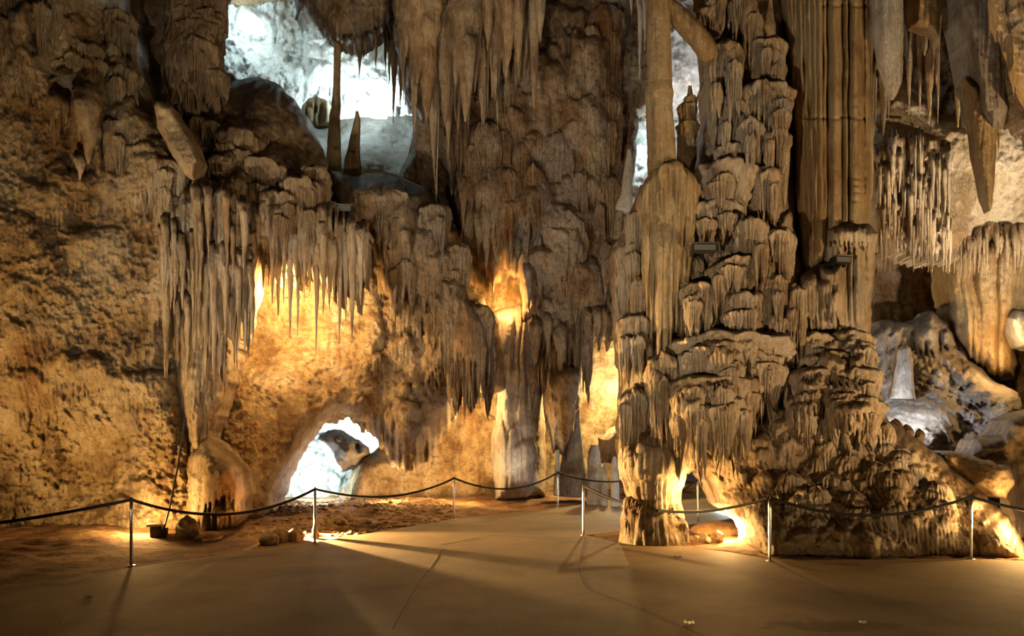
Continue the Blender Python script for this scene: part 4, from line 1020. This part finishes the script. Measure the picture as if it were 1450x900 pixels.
# ------------------------------------------------------------------ barrier posts and ropes
POSTS = {'a': (186, 9.57), 'b': (446, 11.7), 'c': (643, 15.25), 'd': (790, 18.0), 'e': (826, 12.7), 'f': (1090, 9.95), 'g': (1375, 10.1), 'h': (988, 14.75)}
PL = {'a': 'steel barrier post nearest the ground lamp at the left wall', 'b': 'steel barrier post in front of the low white arch', 'c': 'steel barrier post before the orange back wall', 'd': 'farthest steel barrier post near the tall grey cone',
      'e': 'steel barrier post standing left of the waisted pedestal', 'f': 'steel barrier post at the left corner of the mound', 'g': 'steel barrier post by the bright right flank of the mound', 'h': 'steel barrier post seen behind the pedestal'}
TOP = {}
for k, (px, d) in POSTS.items():
    x = (px - HX) * d / F
    root = empty('barrier_post', (x, d, 0)); tag(root, PL[k], 'post', 'rope barrier posts')
    loft('pole', [(0, 0, -0.05, .021), (0, 0, .3, .021), (0, 0, .6, .021), (0, 0, .88, .021)], M_steel, root, n=16, ring=0.2, lump=0)
    loft('foot_plate', [(0, 0, -0.02, .05), (0, 0, .008, .05)], M_steel, root, n=20, ring=0.02, lump=0)
    th = np.linspace(0, 2 * math.pi, 17)
    tube('rope_eye', [(0.0, 0.03 * math.cos(t), 0.895 + 0.03 * math.sin(t)) for t in th], 0.009, M_black, root, n=8)
    TOP[k] = (x, d, 0.895)
SPANS = [('a', 'b', .30, 'black barrier rope between ground lamp post and arch post'), ('b', 'c', .25, 'black barrier rope running in front of the white arch to the orange wall'), ('c', 'd', .32, 'black barrier rope farthest back in front of the grey pillar'),
         ('e', 'f', .33, 'black barrier rope passing in front of the waisted pedestal'), ('f', 'g', .26, 'black barrier rope across the lumpy mound')]
EXTRA = {'l': (-8.9, 8.2, 0.52), 'r': (9.4, 9.2, 0.895), 's': (2.7, 14.4, 0.45), 't': (3.3, 17.0, 0.85), 'u': (6.4, 15.5, .9)}
SPANS += [('l', 'a', .12, 'black barrier rope leaving the picture at the left'), ('g', 'r', .25, 'black barrier rope leaving the picture at the right'), ('e', 's', .12, 'second black rope dipping behind the waisted pedestal'), ('d', 't', .18, 'black barrier rope from the farthest post toward the passage'),
          ('s', 'h', .12, 'short black rope from pedestal back to the hidden post')]
TOP.update(EXTRA)
for a, b, sag, lab in SPANS:
    A, B = np.array(TOP[a]), np.array(TOP[b])
    pts = []
    for t in np.linspace(0, 1, 33):
        p = A + (B - A) * t; p[2] -= sag * 4 * t * (1 - t); pts.append(p)
    tag(tube('barrier_rope', pts, 0.022, M_rope, n=8), lab, 'rope', 'barrier ropes')

# ------------------------------------------------------------------ lamps fixed to the rock
def flood(px, py, d, wd, ht, label, yaw=0.0, pitch=0.0):
    c = at(px, py, d); s = d / F
    root = empty('floodlight', c); root.rotation_euler = (pitch, 0, yaw)
    tag(root, label, 'lamp', 'floodlights on the rock')
    W, H, D = wd * s / 2, ht * s / 2, 0.09
    import bmesh
    def boxm(nm, x0, x1, y0, y1, z0, z1, m, bev=0.01):
        bm = bmesh.new(); bmesh.ops.create_cube(bm, size=1)
        for v in bm.verts:
            v.co.x = x0 if v.co.x < 0 else x1; v.co.y = y0 if v.co.y < 0 else y1; v.co.z = z0 if v.co.z < 0 else z1
        bmesh.ops.bevel(bm, geom=bm.edges[:], offset=bev, segments=2, affect='EDGES')
        me = bpy.data.meshes.new(nm); bm.to_mesh(me); bm.free(); me.materials.append(m)
        o = bpy.data.objects.new(nm, me); COL.objects.link(o); o.parent = root
        return o
    hs = boxm('housing', -W, W, -D, D, -H, H, M_black, min(H, .02) * .6)
    boxm('lens', -W * .85, W * .85, -D - .006, -D + .02, -H * .75, H * .75, M_glass, .003).parent = hs
    boxm('visor', -W * 1.05, W * 1.05, -D - .06, D * .5, H * .9, H * 1.25, M_steel, .004)
    boxm('bracket', -W * .9, -W * .7, D * .4, D + .08, -H * 1.5, H * .4, M_black, .003)
    boxm('bracket', W * .7, W * .9, D * .4, D + .08, -H * 1.5, H * .4, M_black, .003)


flood(996, 352, 11.2, 36, 10, 'flat black floodlight on a tier of the tiered column')
flood(1190, 369, 11.7, 26, 9, 'silver topped floodlight on the shelf below the fluted column', 0.2)
flood(487, 297, 14.6, 26, 9, 'small black floodlight above the long stone curtain')
flood(222, 752, 12.4, 24, 18, 'boxy black floodlight on the ground by the left wall', -1.2)

# cables
tag(tube('cable', [at(262, 590, 12.4), at(258, 620, 12.4), at(252, 660, 12.4), at(246, 690, 12.4), at(240, 720, 12.4), at(232, 748, 12.4)], 0.018, M_cable), 'black cable running down the left wall to the ground lamp', 'cable')
tag(tube('cable', [at(515, 245, 15), at(545, 244, 15.2), at(570, 252, 15.6), at(600, 266, 15.8)], 0.02, M_cable), 'dark cable crossing the rock below the upper opening', 'cable')
tag(tube('cable', [at(512, 655, 18.4), at(508, 675, 18.4), at(500, 690, 18.4), at(497, 706, 18.4)], 0.014, M_cable), 'thin cable on the orange rock beside the arch', 'cable')

# ------------------------------------------------------------------ loose stones and scraps
def stone(px, py, wd, ht, mat, label, seed, group=None, d=None):
    if d is None: d = EYE * F / (py - HY)
    x, y, z = at(px, py, d)
    s = d / F
    r = wd * s / 2; h = ht * s
    o = loft('stone', [(0, 0, -h * .35, r * .3), (0, 0, -h * .2, r * .95), (0, 0, h * .1, r * 1.1), (0, 0, h * .4, r * 1.0), (0, 0, h * .7, r * .75), (0, 0, h * .92, r * .4), (0, 0, h, r * .05)], mat, n=11, ring=max(.02, h / 6), lump=0.30, lf=1.5 / max(r, .05), seed=seed)
    for p_ in o.data.polygons: p_.use_smooth = False
    o.location = (x, y, max(z, -0.02))
    return tag(o, label, 'stone', group)


stone(265, 762, 36, 32, M_mound, 'dark rock beside the boxy ground floodlight', 1, d=12.5)
stone(294, 762, 36, 8, M_boulder, 'flat pale stone between the ropes and flowstone foot', 2)
for i, (x, y, w_, h_) in enumerate([(478, 742, 26, 12), (492, 738, 16, 14), (505, 744, 14, 8), (518, 741, 14, 8), (470, 748, 20, 7), (530, 745, 10, 5)]):
    stone(x, y, w_, h_, M_boulder, 'small brown stone lying on the dirt in front of the arch', 10 + i, 'stones before the arch')
for i, (x, y, w_, h_) in enumerate([(945, 770, 18, 18), (965, 766, 20, 12), (997, 768, 16, 14), (1016, 766, 18, 16), (1052, 764, 14, 16), (985, 765, 14, 8)]):
    stone(x, y, w_, h_, M_boulder, 'pale stone on the lit dirt beside the waisted pedestal', 30 + i, 'stones beside the pedestal')
LP = (-4.3, 13.1)  # stones added in front of the path lamp to throw shadow streaks
for i, (r_, dist, w_, h_) in enumerate([(.72, 1.0, 10, 17), (1.45, .95, 20, 18), (1.75, 1.1, 17, 15), (3.4, 1.1, 32, 18), (5.5, 1.3, 30, 15)]):
    n_ = math.hypot(1, r_); x_ = LP[0] + dist / n_; y_ = LP[1] - dist * r_ / n_
    stone(HX + x_ * F / y_, HY + EYE * F / y_, w_, h_, M_boulder, 'brown stone added between the white arch and the concrete to cast a floor shadow', 20 + i, 'added shadow stones at the path edge')
stone(1018, 752, 74, 15, M_dirt, 'low brown dirt heap behind the lit stones', 50)
for i, (x, y, w_, h_) in enumerate([(1268, 610, 20, 18), (1283, 616, 18, 16), (1302, 622, 12, 16)]):
    stone(x, y, w_, h_, M_mound, 'dark stone perched on the right shoulder of the mound', 60 + i, 'stones on the mound shoulder', d=12.3)


def scrap(px, py, a, label):
    import bmesh
    x, y = fl(px, py)
    bm = bmesh.new()
    n = 7
    g = [[bm.verts.new(((i / n - .5) * a, (j / n - .5) * a * .55, 0.006 + 0.012 * math.sin(i * 1.3) * math.cos(j))) for j in range(n + 1)] for i in range(n + 1)]
    for i in range(n):
        for j in range(n): bm.faces.new((g[i][j], g[i + 1][j], g[i + 1][j + 1], g[i][j + 1]))
    r = bmesh.ops.extrude_face_region(bm, geom=bm.faces[:])
    for v in r['geom']:
        if isinstance(v, bmesh.types.BMVert): v.co.z += 0.003
    bmesh.ops.recalc_face_normals(bm, faces=bm.faces[:])
    me = bpy.data.meshes.new('paper_scrap'); bm.to_mesh(me); bm.free(); me.materials.append(M_paper)
    o = bpy.data.objects.new('paper_scrap', me); o.location = (x, y, 0.004); o.rotation_euler.z = -0.25; COL.objects.link(o)
    tag(o, label, 'scrap')


scrap(976, 882, 0.10, 'white paper scrap on the near concrete floor')
scrap(959, 788, 0.12, 'white paper scrap on the concrete in front of the pedestal')
scrap(127, 845, 0.09, 'white paper scrap on the floor at the left')
scrap(1222, 882, 0.06, 'tiny white scrap beside the damp floor stain')
